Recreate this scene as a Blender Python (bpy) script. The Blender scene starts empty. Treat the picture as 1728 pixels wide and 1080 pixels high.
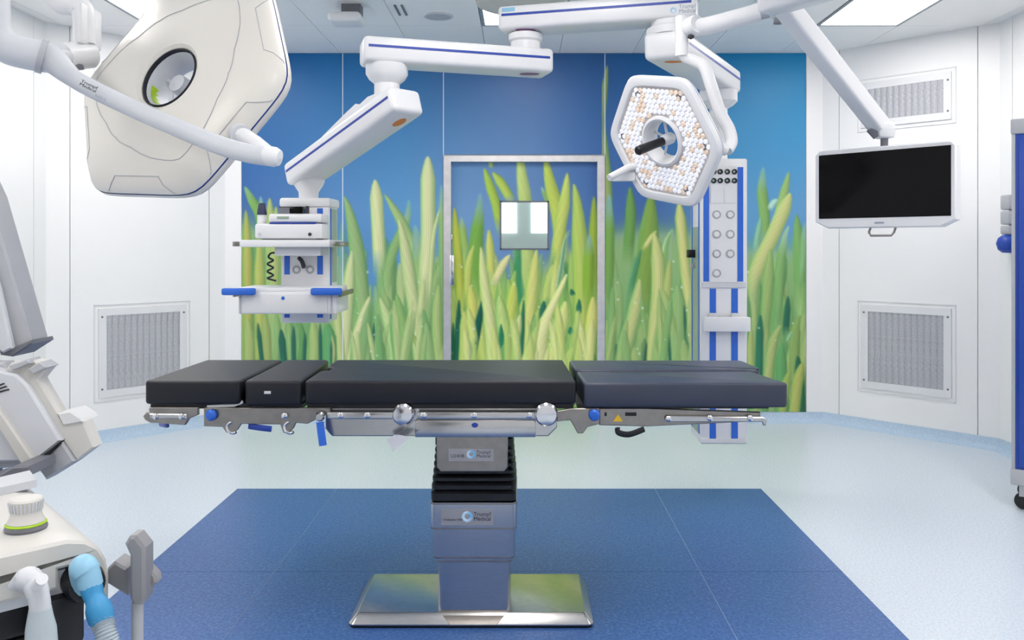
import bpy, bmesh, math, random
import numpy as np
from mathutils import Vector, Matrix

# ------------------------------------------------------------------ camera, world, exposure
SC = bpy.context.scene
COL = SC.collection
FPX, VX, VY, CAMH = 1424.0, 880.0, 413.0, 1.4      # focal length in pixels, vanishing point, eye height
cam_d = bpy.data.cameras.new('camera')
cam_d.sensor_fit = 'HORIZONTAL'; cam_d.sensor_width = 36.0
cam_d.lens = 36.0 * FPX / 1728.0
cam_d.shift_x = -(VX - 864.0) / 1728.0
cam_d.shift_y = -(540.0 - VY) / 1728.0
cam_d.clip_start = 0.05
cam = bpy.data.objects.new('camera', cam_d); COL.objects.link(cam)
cam.location = (0, 0, CAMH); cam.rotation_euler = (math.pi / 2, 0, 0)
SC.camera = cam
w = bpy.data.worlds.new('world'); SC.world = w; w.use_nodes = True
w.node_tree.nodes['Background'].inputs[0].default_value = (0.8, 0.86, 0.95, 1)
w.node_tree.nodes['Background'].inputs[1].default_value = 0.3
SC.view_settings.view_transform = 'Standard'; SC.view_settings.look = 'None'
SC.view_settings.gamma = 1.0; SC.view_settings.use_curve_mapping = False
SC.view_settings.exposure = 0.45
PANEL_STRENGTH = 9.0

# ------------------------------------------------------------------ helpers
def P(px, py, d):
    """the point at distance d that the photograph shows at this pixel"""
    return Vector(((px - VX) * d / FPX, d, CAMH - (py - VY) * d / FPX))
def ray_plane(px, py, pt, n):
    d = Vector(((px - VX) / FPX, 1.0, -(py - VY) / FPX)); n = Vector(n); pt = Vector(pt)
    o = Vector((0, 0, CAMH))
    return o + d * ((pt - o).dot(n) / d.dot(n))
def lin(c):
    return tuple((v / 12.92 if v <= 0.04045 else ((v + 0.055) / 1.055) ** 2.4) for v in (x / 255.0 for x in c))

MW = {}
class G:
    def __init__(s): s.bm = bmesh.new()
    def box(s, c, size, M=None, bev=0.0, seg=2):
        r = bmesh.ops.create_cube(s.bm, size=1.0); vs = r['verts']
        for v in vs:
            v.co = Vector((v.co.x * size[0], v.co.y * size[1], v.co.z * size[2])) + Vector(c)
        if bev > 0:
            es = list({e for v in vs for e in v.link_edges})
            nv = bmesh.ops.bevel(s.bm, geom=es, offset=bev, segments=seg, profile=0.5, affect='EDGES', clamp_overlap=True)
            vs = list({v for f in nv['faces'] for v in f.verts} | {v for v in vs if v.is_valid})
            # include every vertex of the connected island
            seen = set(vs); st = list(vs)
            while st:
                v = st.pop()
                for e in v.link_edges:
                    o = e.other_vert(v)
                    if o not in seen: seen.add(o); st.append(o)
            vs = list(seen)
        if M is not None:
            for v in vs: v.co = M @ v.co
        return s
    def b2(s, lo, hi, M=None, bev=0.0, seg=2):
        lo = Vector(lo); hi = Vector(hi)
        return s.box((lo + hi) / 2, (hi - lo), M, bev, seg)
    def loft(s, loops, c0=True, c1=True, closed=True):
        L = [[s.bm.verts.new(Vector(p)) for p in lp] for lp in loops]
        n = len(L[0])
        for a, b in zip(L, L[1:]):
            for i in range(n if closed else n - 1):
                j = (i + 1) % n
                try: s.bm.faces.new((a[i], a[j], b[j], b[i]))
                except ValueError: pass
        if c0: s.bm.faces.new(L[0][::-1])
        if c1: s.bm.faces.new(L[-1])
        return s
    def prism(s, pts, vec, bev=0.0):
        """polygon of 3d points pushed along vec"""
        vec = Vector(vec); pts = [Vector(p) for p in pts]
        if bev <= 0: return s.loft([pts, [p + vec for p in pts]])
        c = sum(pts, Vector()) / len(pts); n = len(pts)
        nrm = Vector()
        for i in range(n): nrm += (pts[i] - c).cross(pts[(i + 1) % n] - c)
        nrm.normalize()
        ins = []
        for i in range(n):
            a = (pts[i] - pts[i - 1]).normalized(); b = (pts[(i + 1) % n] - pts[i]).normalized()
            na = nrm.cross(a); nb = nrm.cross(b)
            m = na + nb
            m = m / max(0.35, m.dot(na)) if m.length > 1e-6 else na
            ins.append(pts[i] + m * bev)
        v = vec.normalized()
        return s.loft([ins, [p + v * bev for p in pts], [p + vec - v * bev for p in pts], [p + vec for p in ins]])
    def px(s, poly, d0, d1, bev=0.0):
        return s.prism([P(x, y, d0) for x, y in poly], (0, d1 - d0, 0), bev)
    def tube(s, path, r, n=12, caps=True, flat=None, up=None):
        path = [Vector(p) for p in path]; m = len(path)
        rs = r if isinstance(r, (list, tuple)) else [r] * m
        T = []
        for i in range(m):
            a = path[max(0, i - 1)]; b = path[min(m - 1, i + 1)]
            T.append((b - a).normalized())
        u = Vector(up) if up else (Vector((0, 0, 1)) if abs(T[0].z) < 0.9 else Vector((1, 0, 0)))
        loops = []
        for i in range(m):
            u = (u - T[i] * u.dot(T[i])).normalized(); b = T[i].cross(u)
            fx = flat if flat else 1.0
            loops.append([path[i] + (u * math.cos(a) + b * math.sin(a) * fx) * rs[i] for a in (2 * math.pi * k / n for k in range(n))])
        return s.loft(loops, caps, caps)
    def lathe(s, prof, M=None, n=24, caps=True):
        M = M or Matrix()
        loops = [[M @ Vector((r * math.cos(a), r * math.sin(a), z)) for a in (2 * math.pi * k / n for k in range(n))] for r, z in prof]
        return s.loft(loops, caps, caps)
    def fin(s, name, mat, parent=None, frame=None, ang=35, kind=None):
        bm = s.bm
        bmesh.ops.recalc_face_normals(bm, faces=bm.faces)
        me = bpy.data.meshes.new(name); bm.to_mesh(me); bm.free()
        T = Matrix() if frame is None else frame
        if parent is not None: T = MW[parent].inverted() @ T
        me.transform(T)
        for p in me.polygons: p.use_smooth = True
        me.set_sharp_from_angle(angle=math.radians(ang))
        me.materials.append(mat)
        return link(name, me, parent, kind)
def link(name, me, parent=None, kind=None, loc=None):
    o = bpy.data.objects.new(name, me); COL.objects.link(o)
    if parent is not None: o.parent = parent; MW[o] = MW[parent]
    else: MW[o] = Matrix()
    if loc is not None: o.location = loc
    if kind: o['kind'] = kind
    return o
def tag(o, label, cat, group=None):
    o['label'] = label; o['category'] = cat
    if group: o['group'] = group
    return o
def thing(name, label, cat, loc, rz=0.0, group=None):
    o = bpy.data.objects.new(name, None); COL.objects.link(o)
    o.location = loc; o.rotation_euler = (0, 0, rz); o.empty_display_size = 0.1
    MW[o] = Matrix.Translation(Vector(loc)) @ Matrix.Rotation(rz, 4, 'Z')
    return tag(o, label, cat, group)
def struct(o): o['kind'] = 'structure'; return o
def frame_of(o, ex, ey, ez):
    M = Matrix((ex, ey, ez)).transposed().to_4x4(); M.translation = Vector(o); return M
def axis_frame(o, z, x=(1, 0, 0)):
    z = Vector(z).normalized(); x = Vector(x)
    if abs(x.dot(z)) > 0.95: x = Vector((0, 1, 0)) if abs(z.y) < .9 else Vector((0, 0, 1))
    x = (x - z * x.dot(z)).normalized()
    return frame_of(o, x, z.cross(x), z)
def spline(pts, k=8):
    pts = [Vector(p) for p in pts]; out = []
    for i in range(len(pts) - 1):
        p0 = pts[max(0, i - 1)]; p1 = pts[i]; p2 = pts[i + 1]; p3 = pts[min(len(pts) - 1, i + 2)]
        for j in range(k):
            t = j / k
            out.append(0.5 * ((2 * p1) + (p2 - p0) * t + (2 * p0 - 5 * p1 + 4 * p2 - p3) * t * t + (3 * p1 - p0 - 3 * p2 + p3) * t ** 3))
    return out + [pts[-1]]

# ------------------------------------------------------------------ materials
def mat(name, rgb, rough=0.5, metal=0.0, spec=0.5, var=0.0, vscale=20.0, bump=0.0, bscale=200.0, coat=0.0, emit=0.0, stretch=None, alpha=1.0, trans=0.0, ior=1.45, rgb2=None):
    m = bpy.data.materials.new(name); m.use_nodes = True
    nt = m.node_tree; b = nt.nodes['Principled BSDF']
    c = lin(rgb) + (1,)
    b.inputs['Base Color'].default_value = c
    b.inputs['Roughness'].default_value = rough; b.inputs['Metallic'].default_value = metal
    b.inputs['Specular IOR Level'].default_value = spec; b.inputs['IOR'].default_value = ior
    b.inputs['Coat Weight'].default_value = coat; b.inputs['Transmission Weight'].default_value = trans
    if emit:
        b.inputs['Emission Color'].default_value = c; b.inputs['Emission Strength'].default_value = emit
    tc = nt.nodes.new('ShaderNodeTexCoord'); mp = nt.nodes.new('ShaderNodeMapping')
    nt.links.new(tc.outputs['Object'], mp.inputs[0])
    if stretch: mp.inputs['Scale'].default_value = stretch
    if var or rgb2:
        nz = nt.nodes.new('ShaderNodeTexNoise'); nz.inputs['Scale'].default_value = vscale; nz.inputs['Detail'].default_value = 4
        nt.links.new(mp.outputs[0], nz.inputs['Vector'])
        rp = nt.nodes.new('ShaderNodeValToRGB')
        if rgb2: a, d = c, lin(rgb2) + (1,)
        else:
            a = tuple(x * (1 - var) for x in c[:3]) + (1,); d = tuple(min(1, x * (1 + var)) for x in c[:3]) + (1,)
        rp.color_ramp.elements[0].position = 0.35; rp.color_ramp.elements[1].position = 0.65
        rp.color_ramp.elements[0].color = a; rp.color_ramp.elements[1].color = d
        nt.links.new(nz.outputs['Fac'], rp.inputs[0]); nt.links.new(rp.outputs[0], b.inputs['Base Color'])
    if bump:
        n2 = nt.nodes.new('ShaderNodeTexNoise'); n2.inputs['Scale'].default_value = bscale; n2.inputs['Detail'].default_value = 3
        nt.links.new(mp.outputs[0], n2.inputs['Vector'])
        bp = nt.nodes.new('ShaderNodeBump'); bp.inputs['Strength'].default_value = bump; bp.inputs['Distance'].default_value = 0.002
        nt.links.new(n2.outputs['Fac'], bp.inputs['Height']); nt.links.new(bp.outputs[0], b.inputs['Normal'])
    return m
def speckle(name, base, dark, light, scale, rough, spec=0.5):
    m = bpy.data.materials.new(name); m.use_nodes = True
    nt = m.node_tree; b = nt.nodes['Principled BSDF']
    tc = nt.nodes.new('ShaderNodeTexCoord')
    nz = nt.nodes.new('ShaderNodeTexNoise'); nz.inputs['Scale'].default_value = scale; nz.inputs['Detail'].default_value = 5; nz.inputs['Roughness'].default_value = 0.75
    rp = nt.nodes.new('ShaderNodeValToRGB'); e = rp.color_ramp.elements
    e[0].position = 0.36; e[0].color = lin(dark) + (1,)
    e[1].position = 0.66; e[1].color = lin(light) + (1,)
    k = e.new(0.5); k.color = lin(base) + (1,)
    nt.links.new(tc.outputs['Object'], nz.inputs['Vector']); nt.links.new(nz.outputs['Fac'], rp.inputs[0])
    nt.links.new(rp.outputs[0], b.inputs['Base Color'])
    b.inputs['Roughness'].default_value = rough; b.inputs['Specular IOR Level'].default_value = spec
    return m
M_ = {}
M_['wall'] = mat('white_wall_panel', (243, 243, 244), 0.38, var=0.005, vscale=3)
M_['groove'] = mat('wall_joint', (205, 210, 220), 0.6, var=0.02)
M_['joint'] = mat('pale_joint_seal', (226, 234, 244), 0.5, var=0.01)
M_['fsteel'] = mat('door_frame_steel', (226, 222, 222), 0.32, metal=1.0, var=0.05, vscale=6, stretch=(3, 3, 3))
M_['ceil'] = mat('ceiling_tile_enamel', (250, 250, 250), 0.35, var=0.003, vscale=4)
M_['ceilgap'] = mat('ceiling_joint', (170, 178, 184), 0.7, var=0.02)
M_['floor'] = speckle('pale_speckled_vinyl', (207, 217, 228), (190, 204, 219), (222, 230, 237), 90, 0.3)
M_['mat'] = speckle('blue_speckled_vinyl', (58, 98, 160), (44, 80, 142), (84, 124, 182), 75, 0.36)
M_['cove'] = speckle('blue_coving_vinyl', (182, 204, 226), (168, 192, 216), (196, 216, 234), 90, 0.35)
M_['steel'] = mat('brushed_steel', (190, 189, 188), 0.22, metal=1.0, var=0.05, vscale=40, stretch=(1, 1, 12))
M_['steel2'] = mat('satin_steel', (150, 145, 140), 0.36, metal=1.0, var=0.06, vscale=30)
M_['chrome'] = mat('polished_steel', (215, 215, 218), 0.16, metal=1.0, var=0.02)
M_['white'] = mat('white_enamel', (228, 229, 232), 0.32, var=0.008, vscale=6, coat=0.1)
M_['white2'] = mat('off_white_plastic', (218, 219, 221), 0.42, var=0.01, vscale=8)
M_['machine'] = mat('machine_off_white', (208, 206, 202), 0.4, var=0.01, vscale=8)
M_['lampshell'] = mat('warm_white_lamp_shell', (222, 219, 212), 0.36, var=0.01, vscale=5, coat=0.1)
M_['grey'] = mat('grey_plastic', (178, 180, 186), 0.45, var=0.02)
M_['dgrey'] = mat('dark_grey_plastic', (112, 114, 122), 0.45, var=0.03)
M_['mgrey'] = mat('mid_grey_plastic', (140, 140, 144), 0.45, var=0.02)
M_['lgrey'] = mat('light_grey_plastic', (206, 209, 215), 0.42, var=0.015)
M_['black'] = mat('black_rubber', (20, 21, 26), 0.42, var=0.1)
M_['vinyl'] = mat('black_vinyl_cushion', (29, 30, 37), 0.42, spec=0.4, var=0.05, vscale=8, bump=0.05, bscale=300)
M_['vinyl_sheen'] = mat('vinyl_cushion_painted_sheen', (60, 65, 82), 0.34, var=0.05, vscale=8, bump=0.05, bscale=300)  # leg cushions: reflection of the bright wall painted in as lighter vinyl
M_['blue'] = mat('blue_plastic', (44, 104, 206), 0.4, var=0.03)
M_['stripe'] = mat('deep_blue_stripe', (40, 68, 160), 0.4, var=0.03)
M_['orange'] = mat('orange_badge', (222, 128, 48), 0.4, var=0.03)
M_['magenta'] = mat('magenta_badge', (140, 84, 140), 0.4, var=0.03)
M_['screen'] = mat('black_screen_glass', (3, 3, 5), 0.12, spec=0.18, var=0.02)
M_['diffuser'] = mat('lit_diffuser', (255, 250, 245), 0.5, emit=PANEL_STRENGTH)
M_['lframe'] = mat('light_frame_grey', (150, 158, 166), 0.45, var=0.02)
M_['lens'] = mat('clear_led_lens', (238, 240, 247), 0.12, emit=.2, var=0.03, vscale=80, coat=0.5)
M_['lenswarm'] = mat('amber_led_lens', (238, 216, 196), 0.14, emit=.12, var=0.06, vscale=80, coat=0.5)
M_['ledplate'] = mat('pale_led_plate', (206, 200, 198), 0.5, var=0.05, vscale=60)
M_['lime'] = mat('lime_sticker', (168, 206, 40), 0.45, var=0.03)
M_['cabblue'] = mat('royal_blue_panel', (38, 74, 168), 0.4, var=0.03)
M_['skyblue'] = mat('light_blue_plastic', (146, 196, 224), 0.35, var=0.03)
M_['hoseblue'] = mat('cuff_blue_rubber', (58, 144, 196), 0.42, var=0.03)
M_['hose'] = mat('translucent_hose', (214, 226, 232), 0.2, var=0.03, trans=0.35)
M_['yellow'] = mat('warning_yellow', (236, 190, 40), 0.5, var=0.03)
M_['ink'] = mat('dark_ink', (46, 48, 58), 0.6, var=0.02)
M_['inkgrey'] = mat('grey_ink', (150, 160, 176), 0.6, var=0.02)
M_['ringblue'] = mat('pale_blue_emblem', (120, 186, 226), 0.4, rgb2=(206, 226, 242), vscale=25)
M_['plate'] = mat('name_plate_metal', (168, 166, 168), 0.42, metal=0.6, var=0.03)
M_['paper'] = mat('paper_tag', (216, 217, 222), 0.7, var=0.03)
M_['glass'] = mat('window_glass', (236, 248, 244), 0.02, trans=1.0, ior=1.45)
M_['tint'] = mat('pale_green_tiles', (226, 240, 237), 0.4, var=0.02, vscale=9)
M_['sage'] = mat('sage_side_panel', (150, 172, 150), 0.4, var=0.03)
M_['mesh'] = mat('perforated_grille', (206, 207, 213), 0.55, rgb2=(150, 152, 160), vscale=260)

# ------------------------------------------------------------------ room dimensions
H = 2.915
YB = 6.67
CBL, CBR = (-2.342, YB), (2.38, YB)          # corners of the mural wall
CDL, CDR = (-3.24, 5.75), (3.26, 5.75)       # where the slanted walls meet the side walls
YR = -1.5
ZC = 0.08                                     # coving height

# floor, blue inlay sheets
fl = struct(G().b2((-3.6, YR - .2, -0.1), (3.6, YB + 2.6, 0.0)).fin('floor', M_['floor']))
xs = [-1.63, -1.06, 0.765, 1.374]; ys = [1.5, 3.61, 4.84]
for i in range(3):
    for j in range(2):
        G().b2((xs[i] + .0012, ys[j] + .0012, 0.0), (xs[i + 1] - .0012, ys[j + 1] - .0012, 0.0016)).fin('vinyl_sheet', M_['mat'], fl)

# ceiling: backing, tiles, joints
ce = struct(G().b2((-3.6, YR - .2, H + .012), (3.6, YB + .2, H + .1)).fin('ceiling', M_['ceilgap']))
cx = [-0.277 + 0.577 * k for k in range(-6, 8)]
cy = [6.72, 5.84, 4.64, 3.44, 2.24, 1.04, -0.16, -1.6]
LIGHTS = {(2, 1), (6, 1), (10, 1), (2, 3), (6, 3), (10, 3), (2, 5), (6, 5), (10, 5)}  # only the row by the mural is in view; nearer rows added for light
tile_me = {}
for i in range(len(cx) - 1):
    for j in range(len(cy) - 1):
        if (i, j) in LIGHTS: continue
        sx, sy = cx[i + 1] - cx[i] - .004, cy[j] - cy[j + 1] - .004
        key = round(sy, 3)
        c = ((cx[i] + cx[i + 1]) / 2, (cy[j] + cy[j + 1]) / 2, H)
        if key not in tile_me:
            o = G().b2((-sx / 2, -sy / 2, 0), (sx / 2, sy / 2, .012)).fin('ceiling_tile', M_['ceil'], ce)
            tile_me[key] = o.data; o.location = c
        else: link('ceiling_tile', tile_me[key], ce, loc=c)

def wall_run(name, A, B, seams, nrm, z0=0.0, z1=H, skip=None):
    """backing plus separate flush panels between seams; nrm points into the room"""
    A = Vector((A[0], A[1], 0)); B = Vector((B[0], B[1], 0)); L = (B - A).length; t = (B - A) / L
    n = Vector((nrm[0], nrm[1], 0)).normalized()
    F = frame_of(A, t, n, Vector((0, 0, 1)))
    wl = struct(G().b2((-.05, -.12, z0), (L + .05, -.012, z1 + .1), F).fin(name, M_['groove']))
    ss = [0.0] + seams + [L]
    for a, b in zip(ss, ss[1:]):
        g0 = .003 if a > 0 else 0; g1 = .003 if b < L else 0
        G().b2((a + g0, -.0119, z0), (b - g1, 0, z1), F).fin('wall_panel', M_['wall'], wl)
    # coving: skirting with a concave foot
    prof = [(0.0, 0.0), (.06, 0.0), (.03, .012), (.014, .034), (.008, ZC), (0.0, ZC)]
    bb = G().loft([[F @ Vector((x, p[0], p[1])) for p in prof] for x in (0.0, L)]).fin('baseboard_' + name.split('_', 1)[1], M_['cove'])
    struct(bb)
    return wl, F, L
nd = Vector((CDR[0] - CBR[0], CDR[1] - CBR[1], 0)).normalized(); nR = Vector((nd.y, -nd.x, 0))
if nR.x > 0: nR = -nR
ndl = Vector((CDL[0] - CBL[0], CDL[1] - CBL[1], 0)).normalized(); nL = Vector((ndl.y, -ndl.x, 0))
if nL.x < 0: nL = -nL
def on_diag(px, py, right):
    """distance along the slanted wall from its corner with the mural wall, and height"""
    C, n, t = (CBR, nR, nd) if right else (CBL, nL, ndl)
    p = ray_plane(px, py, (C[0], C[1], 0), n)
    return (p - Vector((C[0], C[1], 0))).dot(t), p.z
wdr, FDR, LDR = wall_run('wall_slanted_right', CBR, CDR, [on_diag(1416, 400, True)[0], on_diag(1650, 400, True)[0]], nR)
wdl, FDL, LDL = wall_run('wall_slanted_left', CBL, CDL, [on_diag(353, 500, False)[0], on_diag(118, 500, False)[0]], nL)
wall_run('wall_right', CDR, (CDR[0], YR), [0.145, 1.345, 2.545, 3.745, 4.945, 6.145], (-1, 0))
wall_run('wall_left', CDL, (CDL[0], YR), [0.145, 1.345, 2.545, 3.745, 4.945, 6.145], (1, 0))
wall_run('wall_rear', (CDL[0], YR), (CDR[0], YR), [1.3, 2.6, 3.9, 5.2], (0, 1))

# ------------------------------------------------------------------ printed mural (colours of the print, in photograph pixels of the wall)
SB = FPX / YB
def wx(px): return (px - VX) / SB
def wz(py): return CAMH - (py - VY) / SB
MX0, MX1, MY0, MY1 = 404.0, 1364.0, 84.0, 700.0
MS = 1.3
mw, mh = int((MX1 - MX0) / MS), int((MY1 - MY0) / MS)
GX, GY = np.meshgrid(MX0 + (np.arange(mw) + .5) * MS, MY0 + (np.arange(mh) + .5) * MS)
def mural():
    rnd = random.Random(7)
    xk = np.array([404, 560, 680, 780, 900, 1020, 1100, 1230, 1364.])
    top = np.array([(10, 90, 162), (28, 108, 178), (46, 108, 172), (54, 100, 160), (58, 96, 156), (40, 90, 154), (22, 94, 160), (18, 122, 186), (18, 132, 194.)])
    low = np.array([(66, 104, 172), (88, 134, 196), (92, 150, 208), (110, 150, 205), (104, 140, 196), (66, 104, 170), (62, 98, 164), (88, 146, 200), (96, 150, 204.)])
    t = np.clip((GY - 90) / 260, 0, 1)
    img = np.zeros((mh, mw, 3))
    for c in range(3):
        img[..., c] = np.interp(GX, xk, top[:, c]) * (1 - t) + np.interp(GX, xk, low[:, c]) * t
    door = (GX > 760) & (GX < 1008) & (GY > 272)
    gl = np.interp(GX, [404, 470, 560, 600, 640, 700, 760, 850, 950, 1010, 1060, 1150, 1260, 1300, 1364], [372, 400, 430, 500, 505, 450, 430, 500, 430, 400, 385, 390, 420, 420, 420])
    k = 1 / (1 + np.exp(-(GY - gl) / 9.0))
    gmix = np.clip((GY - 400) / 220, 0, 1)[..., None]
    gside = np.array([132, 174, 102.]) * (1 - gmix) + np.array([92, 160, 88.]) * gmix
    gdoor = np.array([160, 194, 76.]) * (1 - gmix) + np.array([104, 176, 92.]) * gmix
    g = np.where(door[..., None], gdoor, gside)
    img = img * (1 - k[..., None]) + g * k[..., None]
    def blade(pts, wd, col, edge=None, soft=2.0, tipc=None, taper=0.3, basew=None, a=1.0, clip=None, side=0.12):
        pts = np.array([[p.x, p.y] for p in spline([(x, y, 0) for x, y in pts], 14)])
        seg = np.r_[0, np.cumsum(np.hypot(*np.diff(pts, axis=0).T))]; tl = seg / seg[-1]
        W = wd * np.minimum(1, (tl / taper + 1e-4) ** 0.55)
        if basew: W = W * (1 - tl) + (wd + (basew - wd) * tl) * np.minimum(1, (tl / taper) ** .55) * tl
        m = max(wd, basew or 0) + soft + 2
        x0, x1 = pts[:, 0].min() - m, pts[:, 0].max() + m; y0, y1 = pts[:, 1].min() - m, pts[:, 1].max() + m
        i0, i1 = max(0, int((x0 - MX0) / MS)), min(mw, int((x1 - MX0) / MS) + 1)
        j0, j1 = max(0, int((y0 - MY0) / MS)), min(mh, int((y1 - MY0) / MS) + 1)
        if i1 <= i0 or j1 <= j0: return
        X = GX[j0:j1, i0:i1]; Y = GY[j0:j1, i0:i1]
        best = np.full(X.shape, 1e9); U = np.zeros(X.shape); T = np.zeros(X.shape); WW = np.ones(X.shape)
        tan = np.gradient(pts, axis=0); tan /= np.linalg.norm(tan, axis=1)[:, None] + 1e-9
        for q in range(len(pts)):
            dx, dy = X - pts[q, 0], Y - pts[q, 1]
            d = dx * dx + dy * dy
            b = d < best
            best = np.where(b, d, best)
            U = np.where(b, dx * -tan[q, 1] + dy * tan[q, 0], U); T = np.where(b, tl[q], T); WW = np.where(b, W[q], WW)
        inner = (T > 0) & (T < 1)
        dist = np.where(inner, np.abs(U), np.sqrt(best))
        WW = np.interp(T + np.where(inner, 0, 0), tl, W) if False else WW
        al = np.clip((WW - dist) / soft + 0.5, 0, 1); al = al * al * (3 - 2 * al) * a
        if pts[-1, 1] < 600: al = al * np.clip((1 - T) / .3, 0, 1)
        if clip is not None: al = al * clip[j0:j1, i0:i1]
        u = np.clip(dist / np.maximum(WW, .5), 0, 1)[..., None]
        c = np.array(col, float); e = np.array(edge if edge is not None else [v * f for v, f in zip(col, (.76, .9, .78))], float)
        cc = c * (1 - u ** 2.2) + e * u ** 2.2
        cc = cc * (1 + side * np.clip(U / np.maximum(WW, 1), -1, 1))[..., None]
        cc = cc * (1 + .05 * np.sin(U * 1.9 + q))[..., None]
        if tipc is not None:
            tt = np.clip(1 - T / .3, 0, 1)[..., None]; cc = cc * (1 - tt) + np.array(tipc, float) * tt
        img[j0:j1, i0:i1] = img[j0:j1, i0:i1] * (1 - al[..., None]) + cc * al[..., None]
    def fringe(n, box, cols, seed, clip):
        q = random.Random(seed)
        for _ in range(n):
            x = q.uniform(box[0], box[1]); y = q.uniform(box[2], box[3]); ln = q.uniform(70, 150); dx = q.uniform(-22, 22)
            blade([(x + dx, y), (x + dx * .45, y + ln * .5), (x, y + ln)], q.uniform(3.5, 8.5), q.choice(cols), soft=q.uniform(1.6, 3.2), a=q.uniform(.55, .95), clip=clip)
    dm = door.astype(float); sm = ((GX < 752) | (GX > 1016)).astype(float)
    TE = (126, 176, 196)
    # blurred backdrop blades
    for i in range(150):
        x = rnd.uniform(404, 1364); y = rnd.uniform(400, 560); ind = 760 < x < 1008
        ln = rnd.uniform(120, 260); dx = rnd.uniform(-26, 26)
        if 596 < x < 640 and y < 490: continue
        v = rnd.random()
        if ind: col = [(166, 196, 70), (120, 176, 60), (40, 140, 84), (188, 204, 86)][int(v * 4)]
        else: col = [(142, 180, 106), (114, 168, 92), (84, 152, 92), (164, 190, 114)][int(v * 4)]
        blade([(x + dx, y), (x + dx * .4, y + ln * .5), (x, y + ln)], rnd.uniform(7, 14), col, soft=rnd.uniform(4, 8), a=.75, clip=dm if ind else sm)
    S = dict(clip=sm); D = dict(clip=dm)
    fringe(60, (404, 750, 430, 560), [(150, 184, 108), (122, 174, 96), (176, 196, 122), (92, 158, 90)], 11, sm)
    fringe(70, (1018, 1364, 420, 600), [(140, 178, 98), (112, 166, 86), (160, 184, 102), (84, 152, 84)], 12, sm)
    fringe(60, (762, 1006, 420, 560), [(190, 206, 92), (160, 196, 84), (204, 212, 116), (120, 182, 80)], 13, dm)
    PALE = (206, 213, 148); PG = (168, 192, 112); GR = (130, 176, 98); YG = (160, 182, 98); DG = (76, 146, 72)
    # ---- panels beside the door, west
    blade([(413, 315), (424, 336), (438, 364), (446, 420)], 8, (110, 165, 70), soft=3, tipc=(120, 176, 120), **S)
    blade([(440, 332), (441, 365), (441, 430)], 6, GR, soft=3, tipc=TE, **S)
    blade([(455, 334), (456, 380), (455, 450)], 8, YG, soft=3, **S)
    blade([(415, 355), (417, 410), (418, 520), (420, 620)], 10, (168, 172, 72), (86, 150, 60), soft=3, **S)
    blade([(466, 348), (464, 420), (460, 560)], 9, YG, soft=3, **S)
    blade([(437, 400), (438, 480), (440, 600)], 9, (170, 182, 80), soft=5, **S)
    blade([(690, 337), (686, 372), (662, 428), (648, 500)], 8, GR, soft=4, tipc=TE, **S)
    blade([(581, 331), (591, 364), (603, 430), (612, 520), (618, 620)], 13, (138, 176, 104), (84, 152, 74), soft=3, **S)
    blade([(578, 372), (577, 430), (575, 520)], 7, (120, 168, 150), soft=6, a=.7, **S)
    blade([(745, 312), (747, 380), (748, 500)], 7, GR, soft=3, tipc=TE, **S)
    blade([(649, 328), (662, 348), (680, 380), (706, 440), (722, 520)], 9, (152, 186, 108), (104, 162, 84), soft=3, **S)
    blade([(700, 379), (706, 420), (712, 500), (716, 600)], 13, (140, 180, 100), (84, 156, 80), soft=3, tipc=TE, **S)
    blade([(633, 303), (636, 350), (639, 410), (641, 470)], 11, PALE, (140, 182, 96), soft=2.5, taper=.18, **S)
    blade([(722, 263), (722, 330), (722, 400), (718, 470), (716, 540)], 12.5, PALE, (128, 176, 92), soft=2.5, taper=.14, **S)
    blade([(743, 349), (737, 372), (731, 400), (727, 450), (724, 520)], 3.5, (196, 206, 136), soft=2, **S)
    blade([(673, 370), (682, 410), (691, 470), (700, 530), (708, 600)], 11, (192, 204, 136), (130, 174, 92), soft=2.2, **S)
    blade([(594, 423), (589, 470), (584, 540), (580, 612)], 11, (196, 206, 140), (120, 170, 88), soft=2.2, **S)
    blade([(624, 500), (612, 535), (600, 572), (590, 620)], 8, (208, 208, 146), (132, 176, 90), soft=2, **S)
    blade([(641, 502), (653, 535), (663, 575), (670, 625)], 10, (184, 206, 130), (112, 168, 88), soft=2, **S)
    blade([(669, 496), (676, 530), (684, 575), (690, 625)], 9, (128, 180, 92), soft=2, **S)
    blade([(640, 550), (635, 575), (632, 620)], 8, (186, 200, 126), (90, 150, 80), soft=2, **S)
    blade([(693, 562), (704, 580), (714, 620)], 5, (150, 170, 84), soft=1.6, **S)
    blade([(716, 470), (712, 500), (709, 545)], 6, (190, 202, 130), soft=2, **S)
    blade([(740, 480), (737, 540), (742, 620)], 8, (160, 188, 104), soft=2.5, **S)
    blade([(565, 500), (572, 560), (577, 620)], 7, (180, 196, 118), soft=2, **S)
    for (x, y, y2, wd, c) in [(418, 535, 625, 8, YG), (447, 530, 625, 8, (150, 172, 88)), (466, 525, 625, 6, GR), (487, 540, 625, 7, GR), (508, 545, 625, 6, (84, 150, 76)), (528, 540, 625, 9, (156, 184, 100)), (553, 545, 625, 12, (84, 162, 92)), (560, 565, 625, 3, (170, 186, 110))]:
        blade([(x, y), (x + 3, (y + y2) / 2), (x + rnd.uniform(-6, 6), y2)], wd, c, soft=2.5, **S)
    for (x, y, x2, y2, wd) in [(435, 545, 443, 620, 4), (474, 555, 480, 620, 6), (495, 550, 496, 620, 4), (540, 545, 541, 620, 3), (515, 560, 513, 620, 3), (631, 545, 628, 612, 3), (637, 578, 645, 618, 3), (559, 575, 559, 618, 2)]:
        blade([(x, y), ((x + x2) / 2, (y + y2) / 2), (x2, y2)], wd, (28, 104, 84), soft=3, **S)
    # ---- door
    blade([(828, 268), (829, 284)], 4, YG, soft=4, **D)
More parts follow.
